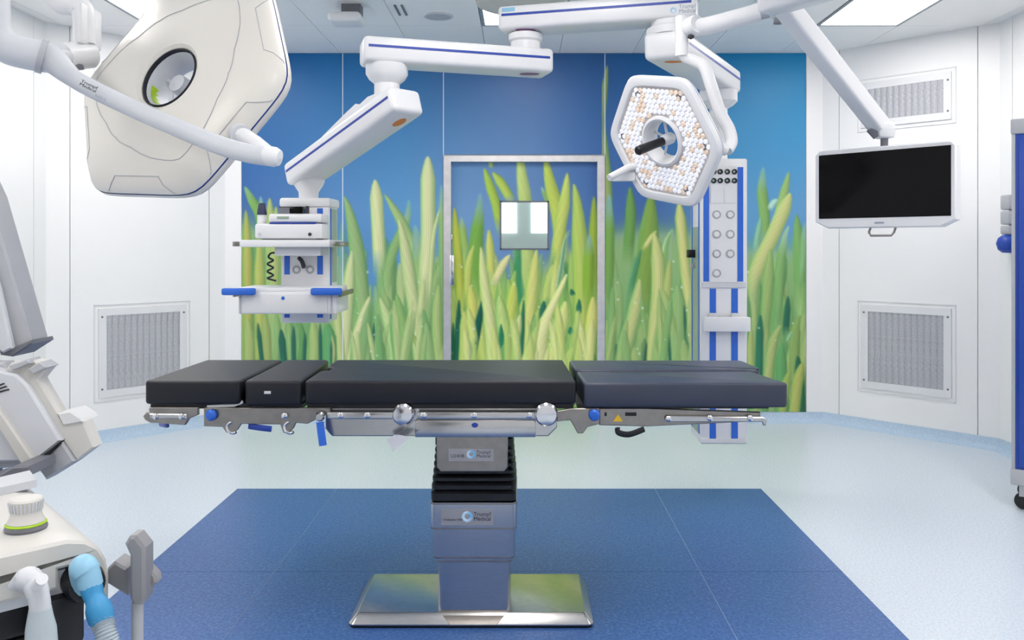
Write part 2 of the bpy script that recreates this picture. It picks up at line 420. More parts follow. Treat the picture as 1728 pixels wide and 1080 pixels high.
    blade([(810, 326), (808, 362), (804, 400), (802, 450), (806, 520)], 10, (104, 168, 48), (86, 150, 50), soft=5, tipc=(128, 172, 200), basew=20, **D)
    blade([(817, 283), (826, 312), (838, 350), (846, 400)], 8, (158, 192, 52), (112, 168, 60), soft=3, **D)
    blade([(831, 290), (845, 308), (857, 328), (866, 345)], 8, (172, 196, 66), (108, 166, 62), soft=3, **D)
    blade([(876, 240), (880, 290), (886, 340), (890, 420), (892, 520)], 11, (176, 200, 100), (150, 184, 90), soft=5, **D)
    blade([(914, 315), (921, 332), (928, 352)], 4, (120, 170, 90), soft=3, tipc=(150, 190, 214), **D)
    blade([(920, 262), (929, 310), (939, 350), (946, 400), (950, 460)], 11, (178, 198, 66), (136, 176, 60), soft=3, **D)
    blade([(958, 291), (953, 340), (944, 395), (934, 470)], 10, (188, 204, 84), (138, 176, 60), soft=3, **D)
    blade([(969, 309), (975, 350), (979, 420), (982, 520), (982, 600)], 13, (172, 198, 76), (124, 172, 54), soft=3, **D)
    blade([(1003, 330), (1002, 420), (1000, 520)], 8, (150, 180, 40), soft=4, **D)
    blade([(995, 396), (994, 440), (992, 520)], 9, (128, 176, 36), soft=5, tipc=(130, 174, 190), **D)
    blade([(766, 349), (770, 400), (775, 470), (778, 540)], 8, (188, 200, 56), (128, 168, 30), soft=3, **D)
    blade([(778, 366), (782, 400), (788, 440)], 6, (144, 184, 80), soft=4, tipc=(138, 180, 190), **D)
    blade([(825, 387), (827, 430), (829, 480)], 7, (196, 204, 86), soft=2.5, **D)
    blade([(799, 414), (790, 450), (788, 520)], 6, (190, 202, 84), soft=2.5, **D)
    blade([(857, 470), (866, 520), (870, 600)], 10, (150, 192, 80), soft=4, **D)
    blade([(906, 420), (900, 470), (893, 540), (888, 610)], 10, (204, 208, 104), (150, 184, 70), soft=2.5, **D)
    blade([(868, 474), (863, 520), (858, 560)], 9, (192, 206, 76), soft=2.5, **D)
    blade([(793, 482), (797, 520), (800, 570)], 9, (204, 206, 88), (150, 180, 60), soft=2.5, **D)
    blade([(860, 430), (847, 450), (832, 482)], 6.5, (220, 214, 148), (178, 192, 90), soft=2.2, **D)
    blade([(842, 498), (848, 545), (852, 610)], 11, (182, 210, 108), (110, 174, 80), soft=2.5, **D)
    for (x, y, x2, y2, wd, c) in [(816, 500, 794, 612, 7, (4, 92, 76)), (774, 505, 772, 612, 6, (8, 98, 70)), (845, 548, 848, 612, 6, (12, 130, 84)), (884, 505, 878, 612, 4.5, (16, 118, 80)), (903, 530, 891, 612, 6.5, (14, 116, 88)), (918, 508, 916, 556, 8, (18, 112, 80)), (978, 505, 977, 532, 4.5, (16, 116, 84)), (964, 488, 968, 500, 4, (14, 110, 80)), (962, 552, 965, 566, 5, (20, 128, 90)), (953, 545, 952, 560, 3, (20, 110, 80)), (951, 578, 948, 612, 3.5, (30, 136, 90)), (764, 545, 763, 612, 4, (10, 96, 60)), (998, 590, 1000, 612, 6, (14, 120, 70)), (938, 590, 939, 612, 3, (20, 124, 80))]:
        blade([(x, y), ((x + x2) / 2, (y + y2) / 2), (x2, y2)], wd, c, soft=2.5, taper=.5, **D)
    blade([(783, 525), (784, 560), (782, 612)], 9, (192, 206, 92), (120, 176, 70), soft=2, **D)
    blade([(878, 530), (872, 565), (866, 612)], 7, (206, 211, 136), (130, 180, 80), soft=2, **D)
    blade([(811, 416), (816, 470), (826, 540), (834, 612)], 8, (206, 214, 136), (150, 190, 84), soft=2, basew=13, **D)
    blade([(1002, 500), (998, 560), (991, 612)], 10, (214, 216, 108), (170, 190, 60), soft=2.2, **D)
    blade([(955, 508), (946, 555), (930, 612)], 12, (206, 216, 116), (150, 190, 80), soft=2.2, **D)
    blade([(961, 388), (954, 410), (948, 450), (940, 500)], 4, (88, 156, 100), (200, 214, 190), soft=1.8, **D)
    blade([(957, 463), (944, 492), (926, 530), (911, 570), (902, 614)], 4, (222, 225, 148), (176, 200, 96), soft=1.8, basew=24, taper=.1, **D)
    blade([(972, 585), (962, 600), (955, 625)], 6, (200, 212, 100), soft=2, **D)
    # ---- panels beside the door, east
    blade([(1025, 110), (1019, 160), (1013, 205), (1016, 250), (1022, 320), (1024, 420)], 11, (146, 168, 92), (86, 146, 58), soft=3, taper=.5, **S)
    blade([(1028, 328), (1028, 400), (1026, 520)], 9, (104, 160, 60), soft=3, tipc=TE, **S)
    blade([(1063, 315), (1064, 370), (1058, 450)], 9, (92, 150, 60), soft=5, **S)
    blade([(1099, 325), (1096, 380), (1090, 450), (1080, 560)], 17, (112, 154, 50), (86, 146, 60), soft=4, **S)
    blade([(1136, 386), (1126, 412), (1122, 460), (1116, 540)], 8, (110, 166, 84), (170, 206, 170), soft=2.5, **S)
    blade([(1146, 340), (1150, 390), (1156, 450), (1164, 530), (1170, 620)], 9.5, (194, 196, 110), (110, 160, 70), soft=2.5, taper=.1, **S)
    blade([(1080, 470), (1072, 520), (1060, 570), (1048, 620)], 12, (184, 194, 112), (100, 164, 80), soft=3, **S)
    blade([(1082, 420), (1074, 450), (1062, 500)], 4, (60, 140, 90), soft=2.5, **S)
    blade([(1108, 389), (1098, 402), (1084, 424)], 4, (200, 200, 116), soft=2, **S)
    blade([(1104, 392), (1110, 440), (1110, 500), (1104, 560), (1100, 620)], 11.5, (190, 196, 112), (120, 166, 76), soft=3, taper=.2, **S)
    blade([(1130, 438), (1126, 490), (1119, 560)], 7, (166, 182, 92), soft=3, **S)
    blade([(1143, 480), (1144, 540), (1140, 620)], 15, (134, 178, 98), (92, 160, 84), soft=3, **S)
    blade([(1034, 545), (1030, 580), (1028, 620)], 7, (150, 182, 96), soft=2.5, **S)
    for (x, y, x2, y2, wd) in [(1154, 515, 1162, 612, 3), (1127, 545, 1131, 612, 2.5), (1115, 560, 1111, 612, 2.5), (1088, 570, 1086, 612, 5), (1040, 580, 1036, 612, 4)]:
        blade([(x, y), ((x + x2) / 2, (y + y2) / 2), (x2, y2)], wd, (30, 104, 74), soft=2.5, **S)
    blade([(1288, 282), (1286, 320), (1290, 366), (1288, 430)], 9, (116, 168, 80), soft=3.5, tipc=(116, 172, 186), **S)
    blade([(1284, 366), (1278, 400), (1274, 430)], 5, (122, 184, 150), soft=5, **S)
    blade([(1331, 290), (1325, 318), (1316, 352), (1308, 400)], 7, (138, 178, 92), soft=2.5, **S)
    blade([(1312, 336), (1304, 344), (1298, 356)], 5, (176, 212, 210), soft=4, **S)
    blade([(1344, 362), (1347, 400), (1350, 460), (1352, 520)], 10, (108, 166, 82), soft=3, **S)
    blade([(1358, 376), (1356, 420), (1352, 480)], 6, (118, 174, 110), soft=3, tipc=TE, **S)
    blade([(1331, 381), (1323, 405), (1316, 460), (1312, 560)], 8, (116, 170, 90), soft=3, tipc=(150, 194, 170), **S)
    blade([(1334, 326), (1320, 360), (1304, 398), (1282, 444), (1258, 510)], 12, (186, 194, 112), (138, 176, 90), soft=2.2, taper=.15, **S)
    blade([(1300, 420), (1296, 480), (1290, 560)], 9, (140, 176, 92), soft=3, **S)
    blade([(1330, 500), (1328, 530), (1325, 570)], 5.5, (28, 104, 74), soft=3, **S)
    blade([(1283, 530), (1282, 570), (1280, 640)], 6.5, (30, 118, 84), soft=4, **S)
    blade([(1268, 552), (1266, 590), (1268, 640)], 5, (166, 184, 96), soft=3, **S)
    blade([(1350, 532), (1342, 560), (1340, 640)], 9, (128, 166, 80), soft=3, **S)
    blade([(1318, 548), (1306, 572), (1299, 610), (1294, 660)], 9, (166, 182, 98), (92, 158, 80), soft=2.4, **S)
    blade([(1320, 580), (1318, 620), (1322, 690)], 10, (88, 162, 86), soft=3, **S)
    blade([(1346, 600), (1350, 650), (1352, 700)], 8, (28, 104, 70), soft=4, **S)
    blade([(1333, 624), (1326, 650), (1320, 698)], 7, (152, 178, 80), soft=2.2, **S)
    blade([(1354, 612), (1346, 645), (1340, 700)], 9.5, (174, 182, 80), (110, 160, 70), soft=2.2, **S)
    blade([(1336, 560), (1326, 578)], 2.4, (130, 196, 150), soft=2, **S)
    fringe(26, (580, 750, 500, 590), [(150, 186, 108), (182, 200, 124), (104, 166, 92)], 21, sm)
    fringe(22, (1020, 1170, 480, 590), [(150, 182, 100), (120, 172, 92), (170, 188, 104)], 22, sm)
    fringe(26, (762, 1006, 500, 590), [(200, 212, 108), (170, 202, 92), (214, 218, 130)], 23, dm)
    # dew drops
    for i in range(70):
        x = rnd.uniform(600, 1350); y = rnd.uniform(440, 620); r = rnd.uniform(.8, 2.0)
        al = np.clip((r - np.hypot(GX - x, GY - y)) + .5, 0, 1)[..., None] * .7
        img[:] = img * (1 - al) + np.array([206, 226, 206.]) * al
    gm = np.clip((img[..., 1] - img[..., 2]) / 30.0, 0, 1)[..., None]
    lum = (img @ np.array([.3, .59, .11]))[..., None]
    img[..., 2] *= (1 - .05 * (1 - gm[..., 0]))
    img = img + gm * (.17 * (lum - img) + np.array([8, 6, 8.]))
    return np.clip(img, 0, 255) / 255.0
MUR = mural()
GAIN = 1.1
MURL = GAIN * np.where(MUR <= .04045, MUR / 12.92, ((MUR + .055) / 1.055) ** 2.4)
m = bpy.data.materials.new('printed_grass_mural'); m.use_nodes = True
_b = m.node_tree.nodes['Principled BSDF']; _a = m.node_tree.nodes.new('ShaderNodeVertexColor'); _a.layer_name = 'print'
m.node_tree.links.new(_a.outputs['Color'], _b.inputs['Base Color'])
_b.inputs['Roughness'].default_value = 0.4; _b.inputs['Specular IOR Level'].default_value = 0.3
M_['mural'] = m
def print_panel(name, x0, x1, y0, y1, Y, parent, thick=.01, hole=None):
    st = 1.75
    xs = np.linspace(x0, x1, max(2, int(round((x1 - x0) / st)) + 1)); ys = np.linspace(y0, y1, max(2, int(round((y1 - y0) / st)) + 1))
    if hole:
        for k in (0, 1): xs[np.argmin(abs(xs - hole[k]))] = hole[k]
        for k in (2, 3): ys[np.argmin(abs(ys - hole[k]))] = hole[k]
    X, Yp = np.meshgrid(xs, ys); nx, ny = len(xs), len(ys)
    co = np.stack([(X - VX) / SB, np.full(X.shape, Y), CAMH - (Yp - VY) / SB], -1).reshape(-1, 3)
    fx = np.clip((X - MX0) / MS - .5, 0, mw - 1.001); fy = np.clip((Yp - MY0) / MS - .5, 0, mh - 1.001)
    ix, iy = fx.astype(int), fy.astype(int); tx, ty = (fx - ix)[..., None], (fy - iy)[..., None]
    c = MURL[iy, ix] * (1 - tx) * (1 - ty) + MURL[iy, ix + 1] * tx * (1 - ty) + MURL[iy + 1, ix] * (1 - tx) * ty + MURL[iy + 1, ix + 1] * tx * ty
    col = np.concatenate([c.reshape(-1, 3), np.ones((nx * ny, 1))], 1)
    idx = np.arange(nx * ny).reshape(ny, nx)
    q = np.stack([idx[:-1, :-1], idx[1:, :-1], idx[1:, 1:], idx[:-1, 1:]], -1)
    keep = np.ones(q.shape[:2], bool)
    if hole:
        mx = (xs[:-1] + xs[1:]) / 2; my = (ys[:-1] + ys[1:]) / 2
        keep &= ~((mx[None] > hole[0]) & (mx[None] < hole[1]) & (my[:, None] > hole[2]) & (my[:, None] < hole[3]))
    faces = q[keep].reshape(-1, 4).tolist()
    # panel edges
    n0 = len(co); ring = list(idx[0, :]) + list(idx[1:, -1]) + list(idx[-1, -2::-1]) + list(idx[-2:0:-1, 0])
    co = np.concatenate([co, co[ring] + np.array([0, thick, 0])]); col = np.concatenate([col, col[ring]])
    for k in range(len(ring)):
        l = (k + 1) % len(ring); faces.append([int(ring[k]), int(ring[l]), n0 + l, n0 + k])
    me = bpy.data.meshes.new(name); me.from_pydata(co.tolist(), [], faces)
    at = me.color_attributes.new('print', 'FLOAT_COLOR', 'POINT'); at.data.foreach_set('color', col.astype(np.float32).ravel())
    me.materials.append(M_['mural']); me.update()
    return link(name, me, parent)

# mural wall with its door opening
DX0, DX1, DY0 = wx(748), wx(1021), wz(261)     # outer door frame
g = G()
g.b2((CBL[0] - .05, YB + .011, 0), (DX0 + .01, YB + .12, H + .1)); g.b2((DX1 - .01, YB + .011, 0), (CBR[0] + .05, YB + .12, H + .1)); g.b2((DX0, YB + .011, DY0 - .01), (DX1, YB + .12, H + .1))
wb = struct(g.fin('wall_back', M_['groove']))
for x0, x1, y0, y1 in [(408, 577.4, 90, 695), (579, 747.5, 90, 695), (749, 1020, 90, 260.5), (1021.5, 1190, 90, 695), (1191.4, 1360, 90, 695)]:
    print_panel('mural_panel', x0, x1, y0, y1, YB, wb)
for xj, yj in ((578.2, 695), (748.2, 262), (1020.8, 262), (1190.7, 695)):
    G().b2((wx(xj) - .006, YB + .0015, wz(yj)), (wx(xj) + .006, YB + .0108, wz(90))).fin('joint_strip', M_['joint'], wb)
for a, b in ((CBL[0], wx(407.3)), (wx(1360.7), CBR[0])):
    G().b2((a, YB, 0), (b, YB + .0109, H)).fin('wall_panel', M_['wall'], wb)
G().b2((CBL[0], YB, wz(89)), (CBR[0], YB + .0109, H)).fin('wall_panel', M_['wall'], wb)
for nm, a, b in (('baseboard_back_west', CBL[0], DX0), ('baseboard_back_east', DX1, CBR[0])):
    prof = [(0.0, 0.0), (.06, 0.0), (.03, .012), (.014, .034), (.008, ZC - .002), (0.0, ZC - .002)]
    struct(G().loft([[(x, YB - p[0], p[1]) for p in prof] for x in (a, b)]).fin('baseboard_back', M_['cove']))

# door: steel frame, printed leaf, vision pane
dr = struct(G().px([(748, 262), (1021, 262), (1021, 713), (1008, 713), (1008, 273), (761, 273), (761, 713), (748, 713)], YB - .012, YB + .1, .003).fin('door_1', M_['fsteel']))
leaf = print_panel('door_leaf', 760, 1009, 271, 711, YB + .035, dr, thick=.04, hole=(845, 925, 340, 420))
g = G()
for (a, b, c, d) in [(760, 845, 271, 712), (925, 1009, 271, 712), (845, 925, 271, 340), (845, 925, 420, 712)]:
    g.b2((wx(a), YB + .037, wz(d)), (wx(b), YB + .075, wz(c)))
g.fin('door_core', M_['white2'], dr)
g = G()
for (a, b, c, d) in [(843.5, 846, 338.5, 421.5), (924, 926.5, 338.5, 421.5), (843.5, 926.5, 338.5, 341), (843.5, 926.5, 419, 421.5)]:
    g.b2((wx(a), YB + .031, wz(d)), (wx(b), YB + .078, wz(c)))
wf = g.fin('window_frame', M_['dgrey'], dr)
G().b2((wx(845.5), YB + .05, wz(420)), (wx(924.5), YB + .056, wz(340))).fin('window_pane', M_['glass'], dr)
G().box((wx(763), YB + .008, wz(456)), (.036, .05, .24), bev=.004).fin('door_handle', M_['chrome'], dr)
G().box((wx(762), YB + .012, wz(401)), (.014, .03, .05), bev=.003).fin('door_latch', M_['chrome'], dr)

# corridor beyond the door
g = G(); g.b2((-1.6, YB + 2.0, 0), (1.6, YB + 2.08, 2.6)); cw = struct(g.fin('wall_corridor', M_['tint']))
g = G(); g.b2((-1.68, YB + .12, 0), (-1.6, YB + 2.08, 2.6)); g.b2((1.6, YB + .12, 0), (1.68, YB + 2.08, 2.6)); g.b2((-1.68, YB + .12, 2.6), (1.68, YB + 2.08, 2.68))
struct(g.fin('wall_corridor_side', M_['wall']))
struct(G().b2((-.6, YB + .7, 2.585), (.6, YB + 1.3, 2.6)).fin('ceiling_corridor_added_light', mat('corridor_fill_glow', (255, 252, 248), .5, emit=2.6)))  # unseen panel, added to brighten the corridor behind the pane
for k, (a, b) in enumerate(((-.75, -.052), (.102, .8))):
    ww = struct(G().b2((a, YB + 1.985, 1.52), (b, YB + 1.999, 2.3)).fin('window_%d' % (k + 2), mat('glowing_window_panel', (250, 253, 255), .5, emit=1.4)))  # glowing panels stand in for the bright patches behind the pane

# ------------------------------------------------------------------ ceiling lights and fittings
for n_, (i, j) in enumerate(sorted(LIGHTS)):
    x0, x1, y0, y1 = cx[i], cx[i + 1], cy[j + 1], cy[j]
    where = {2: 'on the big lamp side', 6: 'in the middle', 10: 'on the monitor side'}[i]
    row = {1: 'beside the mural wall', 3: 'added unseen above the table', 5: 'added unseen by the rear wall'}[j]
    t = thing('ceiling_light', 'flush white ceiling light %s, %s' % (row, where), 'ceiling light', ((x0 + x1) / 2, (y0 + y1) / 2, H - .004), 0, 'flush ceiling light panels')
    g = G(); f = .028
    for lo, hi in (((x0 + .004, y0 + .004), (x0 + f, y1 - .004)), ((x1 - f, y0 + .004), (x1 - .004, y1 - .004)), ((x0 + f, y0 + .004), (x1 - f, y0 + f)), ((x0 + f, y1 - f), (x1 - f, y1 - .004))):
        g.b2((lo[0], lo[1], H - .004), (hi[0], hi[1], H + .012))
    g.fin('frame', M_['lframe'], t)
    G().b2((x0 + f, y0 + f, H + .002), (x1 - f, y1 - f, H + .012)).fin('diffuser', M_['diffuser'], t)

tag(G().lathe([(.24, H - .11), (.265, H - .1), (.275, H - .06), (.275, H)], Matrix.Translation((0.0, 4.96, 0)), 40).fin('ceiling_cover', mat('beige_cover', (214, 210, 204), .5, var=.02)), 'round beige cover drum on the ceiling behind the upper pendant arm', 'ceiling cover')
c = P(585, 33, 5.32)
t = thing('access_point', 'white rounded box hung from the ceiling on a grey bracket', 'ceiling sensor', (c.x, c.y, H))
G().box((c.x, c.y, c.z), (.205, .2, .06), bev=.025, seg=3).fin('housing', M_['white'], t)
G().b2((c.x - .03, c.y - .02, c.z + .025), (c.x + .09, c.y + .07, H)).fin('bracket', M_['dgrey'], t)
c = ray_plane(740, 27, (0, 0, H), (0, 0, 1))
t = thing('ceiling_speaker', 'round flat grey loudspeaker grille set flush in the ceiling', 'speaker', (c.x, c.y, H))
G().lathe([(.098, 0), (.098, -.006), (.085, -.009), (.082, -.006)], Matrix.Translation(c), 28).fin('rim', M_['lgrey'], t)
G().lathe([(.083, -.002), (.083, -.007), (.0, -.0075)], Matrix.Translation(c), 28, caps=False).fin('grille', M_['grey'], t)
for px in (670, 681.5):
    a = ray_plane(px, 8, (0, 0, H), (0, 0, 1)); b = ray_plane(px + 1, 25, (0, 0, H), (0, 0, 1)); mx = (a.x + b.x) / 2
    tag(G().b2((mx - .007, a.y, H - .006), (mx + .007, b.y, H)).fin('ceiling_slot', M_['dgrey']), 'short dark slot strip in the ceiling, one of a parallel pair', 'slot', 'paired ceiling slots')

# ------------------------------------------------------------------ air grilles in the slanted walls
def grille(label, right, px0, px1, zt, zb):
    F = FDR if right else FDL
    s0, s1 = sorted((on_diag(px0, 400, right)[0], on_diag(px1, 400, right)[0]))
    t = thing('air_grille', label, 'air vent', F @ Vector(((s0 + s1) / 2, 0, zb)), 0, 'wall air grilles')
    sg = 1
    g = G(); fw = .052
    for (a, b, c, d) in ((s0, s0 + fw, zb, zt), (s1 - fw, s1, zb, zt), (s0 + fw, s1 - fw, zb, zb + fw), (s0 + fw, s1 - fw, zt - fw, zt)):
        g.b2((a, 0.0, c), (b, .012, d), F)
    g.fin('frame', M_['white'], t)
    g = G(); o = .03; k = .007
    for (a, b, c, d) in ((s0 - o, s0 - o + k, zb - o, zt + o), (s1 + o - k, s1 + o, zb - o, zt + o), (s0 - o, s1 + o, zb - o, zb - o + k), (s0 - o, s1 + o, zt + o - k, zt + o)):
        g.b2((a, 0.0, c), (b, .006, d), F)
    g.fin('outer_trim', M_['white'], t)
    G().b2((s0 + fw, .0, zb + fw), (s1 - fw, .002, zt - fw), F).fin('backing', M_['grey'], t)
    for a in (s0 + .022, s1 - .022):
        for z in (zb + .06, zt - .06):
            G().lathe([(.008, .012), (.007, .015), (.0, .0155)], F @ Matrix.Translation((a, 0, z)) @ Matrix.Rotation(-math.pi / 2, 4, 'X') , 10, caps=False).fin('screw', M_['dgrey'], t)
    n = 12; W = (s1 - s0 - 2 * fw) / n; me = None
    for i in range(n):
        a = s0 + fw + i * W
        if me is None:
            prof = [(.0, .0021), (W * .2, .009), (W * .5, .0115), (W * .8, .009), (W, .0021)]
            o_ = G().loft([[F @ Vector((a + p[0], p[1], z)) for p in prof] for z in (zb + fw, zt - fw)], closed=False, c0=False, c1=False).fin('slat', M_['mesh'], t, ang=80)
            me = o_.data; base = a
        else:
            d = F.to_3x3() @ Vector((a - base, 0, 0)); link('slat', me, t, loc=d)
def zat(px, py, right): return on_diag(px, py, right)[1]
grille('large white air grille low on the slanted wall below the monitor', True, 1454, 1606, zat(1606, 521, True), zat(1606, 672, True))
grille('shallow white air grille high on the slanted wall above the monitor', True, 1454, 1606, zat(1606, 120, True), zat(1606, 201, True))
grille('large white air grille low on the slanted wall behind the head cushion', False, 314, 166, zat(166, 521, False), zat(166, 672, False))
grille('shallow white air grille high on the slanted wall behind the big lamp head', False, 314, 166, zat(166, 120, False), zat(166, 201, False))

# ------------------------------------------------------------------ lettering and badges
def text(parent, name, s, size, F, m_, align='LEFT', space=1.0):
    cu = bpy.data.curves.new(name, 'FONT'); cu.body = s; cu.size = size; cu.align_x = align; cu.extrude = .0003; cu.space_line = .82; cu.space_character = space
    tmp = bpy.data.objects.new(name, cu); COL.objects.link(tmp)
    dg = bpy.context.evaluated_depsgraph_get(); dg.update()
    me = bpy.data.meshes.new_from_object(tmp.evaluated_get(dg)); bpy.data.objects.remove(tmp)
    me.name = name; me.transform(MW[parent].inverted() @ F); me.materials.clear(); me.materials.append(m_)
    return link(name, me, parent)
def facing(o, x, n):
    """text frame: x along the line of writing, n out of the surface"""
    x = Vector(x).normalized(); n = Vector(n).normalized(); return frame_of(o, x, n.cross(x), n)
def ring(parent, name, F, R, r, m_):
    g = G(); n = 24
    loops = []
    for k in range(n + 1):
        a = 2 * math.pi * k / n; c = Vector((math.cos(a), math.sin(a), 0))
        loops.append([F @ (c * (R + r * math.cos(b)) + Vector((0, 0, .3 * r * math.sin(b)))) for b in (2 * math.pi * q / 6 for q in range(6))])
    return g.loft(loops, False, False).fin(name, m_, parent)
def badge(parent, F, rx, ry, m_):
    pts = [(rx * math.cos(a), ry * math.sin(a)) for a in (2 * math.pi * k / 20 for k in range(20))]
    return G().loft([[F @ Vector((x, y, 0)) for x, y in pts], [F @ Vector((x * .96, y * .96, .002)) for x, y in pts]]).fin('badge', m_, parent)
def beam(parent, name, A, B, w_, h, o0=.1, o1=.1, m_=None, bev=.022, stripe=.012, sz=0.0):
    A = Vector(A); B = Vector(B); L = (B - A).length; x = (B - A) / L
    y = Vector((0, 0, 1)).cross(x).normalized(); z = x.cross(y); F = frame_of(A, x, y, z)
    o = G().b2((-o0, -w_ / 2, -h / 2), (L + o1, w_ / 2, h / 2), F, bev, 3).fin(name, m_ or M_['white'], parent)
    if stripe:
        for s in (-1, 1):
            G().b2((-o0 + bev, s * w_ / 2 - .0015, sz - stripe / 2), (L + o1 - bev, s * w_ / 2 + .0015, sz + stripe / 2), F).fin('stripe', M_['stripe'], o)
    return o, F, L

# ------------------------------------------------------------------ operating table
TB = (-.184, 3.30, 0.0)
ot = thing('operating_table', 'operating table with black padded cushions on a stainless steel column and base', 'operating table', TB)
def bx(px, d=3.04): return (px - VX) * d / FPX
# base plate with wide chamfers, rubber foot strip
x0, x1, y0, y1 = bx(587, 3.075), bx(1002, 3.075), 3.075, 3.5
def rr(x0, x1, y0, y1, z, r, n=5):
    out = []
    for cxx, cyy, a0 in ((x1 - r, y1 - r, 0), (x0 + r, y1 - r, 90), (x0 + r, y0 + r, 180), (x1 - r, y0 + r, 270)):
        for k in range(n + 1):
            a = math.radians(a0 + 90 * k / n); out.append((cxx + r * math.cos(a), cyy + r * math.sin(a), z))
    return out
G().loft([rr(x0 + .004, x1 - .004, y0 + .004, y1 - .004, .0016, .02), rr(x0 + .002, x1 - .002, y0 + .002, y1 - .002, .012, .02)]).fin('base_foot', M_['black'], ot)
G().loft([rr(x0, x1, y0, y1, .012, .022), rr(x0, x1, y0, y1, .016, .022), rr(x0 + .028, x1 - .028, y0 + .03, y1 - .03, .046, .008), rr(x0 + .03, x1 - .03, y0 + .032, y1 - .032, .047, .008)]).fin('base_plate', M_['steel'], ot, ang=20)
cxm = bx(799, 3.09)
def col(name, w_, y0, y1, z0, z1, m_, r=.02):
    G().loft([rr(cxm - w_ / 2, cxm + w_ / 2, y0, y1, z0, r), rr(cxm - w_ / 2, cxm + w_ / 2, y0, y1, z1, r)]).fin(name, m_, ot)
G().prism([(cxm - .125, 3.108, .0475), (cxm + .125, 3.108, .0475), (cxm + .085, 3.072, .017), (cxm - .085, 3.072, .017)], (0, .02, .004)).fin('column_foot', M_['steel2'], ot)
col('lower_column', .266, 3.116, 3.42, .046, .235, M_['steel'], .018)
col('column_sleeve', .284, 3.104, 3.428, .232, .262, M_['steel'], .02)
col('column_sleeve', .3, 3.092, 3.435, .25, .362, M_['steel'], .02)
col('column_sleeve', .316, 3.078, 3.442, .362, .459, M_['steel'], .02)
for w_, y0_, z0_ in ((.2845, 3.1035, .232), (.3005, 3.0915, .25), (.3165, 3.0775, .362), (.3165, 3.0775, .452)):
    k_ = (w_ - .2845) / .032
    col('sleeve_lip', w_, y0_, 3.4425 - (.0135 if w_ < .29 else .0065 if w_ < .31 else 0), z0_, z0_ + .006, M_['steel2'], .02)
# bellows: each fold a fold of its own
for i, (z0, z1, k) in enumerate([(.459, .498, .0), (.499, .527, .004), (.528, .553, .01), (.554, .578, .016), (.579, .603, .02), (.604, .628, .024), (.629, .653, .028), (.654, .69, .03)]):
    w_ = .312 - k * .8; zm = (z0 + z1) / 2; a, b = 3.078 + k, 3.442 - k
    G().loft([rr(cxm - w_ / 2 + .012, cxm + w_ / 2 - .012, a + .012, b - .012, z0, .02), rr(cxm - w_ / 2, cxm + w_ / 2, a, b, z0 + .007, .022), rr(cxm - w_ / 2, cxm + w_ / 2, a, b, z1 - .007, .022), rr(cxm - w_ / 2 + .012, cxm + w_ / 2 - .012, a + .012, b - .012, z1, .02)]).fin('bellows_fold', M_['black'], ot)
hx0, hx1 = bx(737, 3.06), bx(857, 3.06)
G().prism([(hx0, 3.06, .72), (hx1, 3.06, .72), (hx1, 3.06, .592), (hx1 - .014, 3.06, .577), (hx0 + .014, 3.06, .577), (hx0, 3.06, .592)], (0, .03, 0), .003).fin('column_head', M_['steel2'], ot)
# name plates
def nameplate(px0, px1, py0, py1, y, left, lsize, sub=None):
    a, b = P(px0, py1, y), P(px1, py0, y)
    pl = G().b2((a.x, y - .002, a.z), (b.x, y + .001, b.z)).fin('name_plate', M_['plate'], ot)
    h = b.z - a.z; w_ = b.x - a.x; n = (0, -1, 0)
    ring(pl, 'emblem', facing((a.x + w_ * .5, y - .0025, a.z + h * .55), (1, 0, 0), n), h * .26, h * .1, M_['ringblue'])
    text(pl, 'lettering', 'Trumpf\nMedical', h * .37, facing((a.x + w_ * .62, y - .0025, a.z + h * .6), (1, 0, 0), n), M_['ink'])
    text(pl, 'lettering', left, lsize, facing((a.x + w_ * .05, y - .0025, a.z + h * .3), (1, 0, 0), n), M_['ink'])
nameplate(757, 833, 757, 778, 3.059, 'U24HB', .0165)
nameplate(744, 833, 860, 886, 3.077, 'TruSystem 7500', .0105)

# cushions
PT, PB = .909, .824
def pad(name, poly, z0, z1, r=.0105, mv=None):
    """rounded cushion on a plan outline"""
    c = sum((Vector((x, y, 0)) for x, y in poly), Vector()) / len(poly)
    def ins(k):
        n = len(poly); out = []
        A = sum(poly[i][0] * poly[(i + 1) % n][1] - poly[(i + 1) % n][0] * poly[i][1] for i in range(n))
        sg = 1 if A > 0 else -1
        for i in range(n):
            p = Vector(poly[i] + (0,)); a = (p - Vector(poly[i - 1] + (0,))).normalized(); b = (Vector(poly[(i + 1) % n] + (0,)) - p).normalized()
            na = Vector((-a.y, a.x, 0)) * sg; nb = Vector((-b.y, b.x, 0)) * sg; m_ = na + nb
            m_ = m_ / max(.5, m_.dot(na)); out.append(p + m_ * k)
        return out
    lo = []
    for k, z in ((r, z0), (r * .3, z0 + r * .3), (0, z0 + r), (0, z1 - r), (r * .12, z1 - r * .5), (r * .4, z1 - r * .15), (r, z1), (r * 1.15, z1 + .0002)):
        lo.append([(p.x, p.y, z) for p in ins(k)])
    return G().loft(lo).fin(name, mv or M_['vinyl'], ot, ang=50)
def rpoly(poly, r, n=4):
    """round the corners of a plan polygon"""
    out = []
    for i in range(len(poly)):
        p = Vector(poly[i] + (0,)); a = (Vector(poly[i - 1] + (0,)) - p).normalized(); b = (Vector(poly[(i + 1) % len(poly)] + (0,)) - p).normalized()
        p0, p1 = p + a * r, p + b * r
        for k in range(n + 1):
            t_ = k / n; q = p0 * (1 - t_) ** 2 + p * 2 * t_ * (1 - t_) + p1 * t_ ** 2; out.append((q.x, q.y))
    return out
YF, YK = 3.04, 3.605
pad('head_cushion', rpoly([(bx(243), YF), (bx(405), YF), (-1.019, YK), (-1.345, YK)], .02), PB, PT)
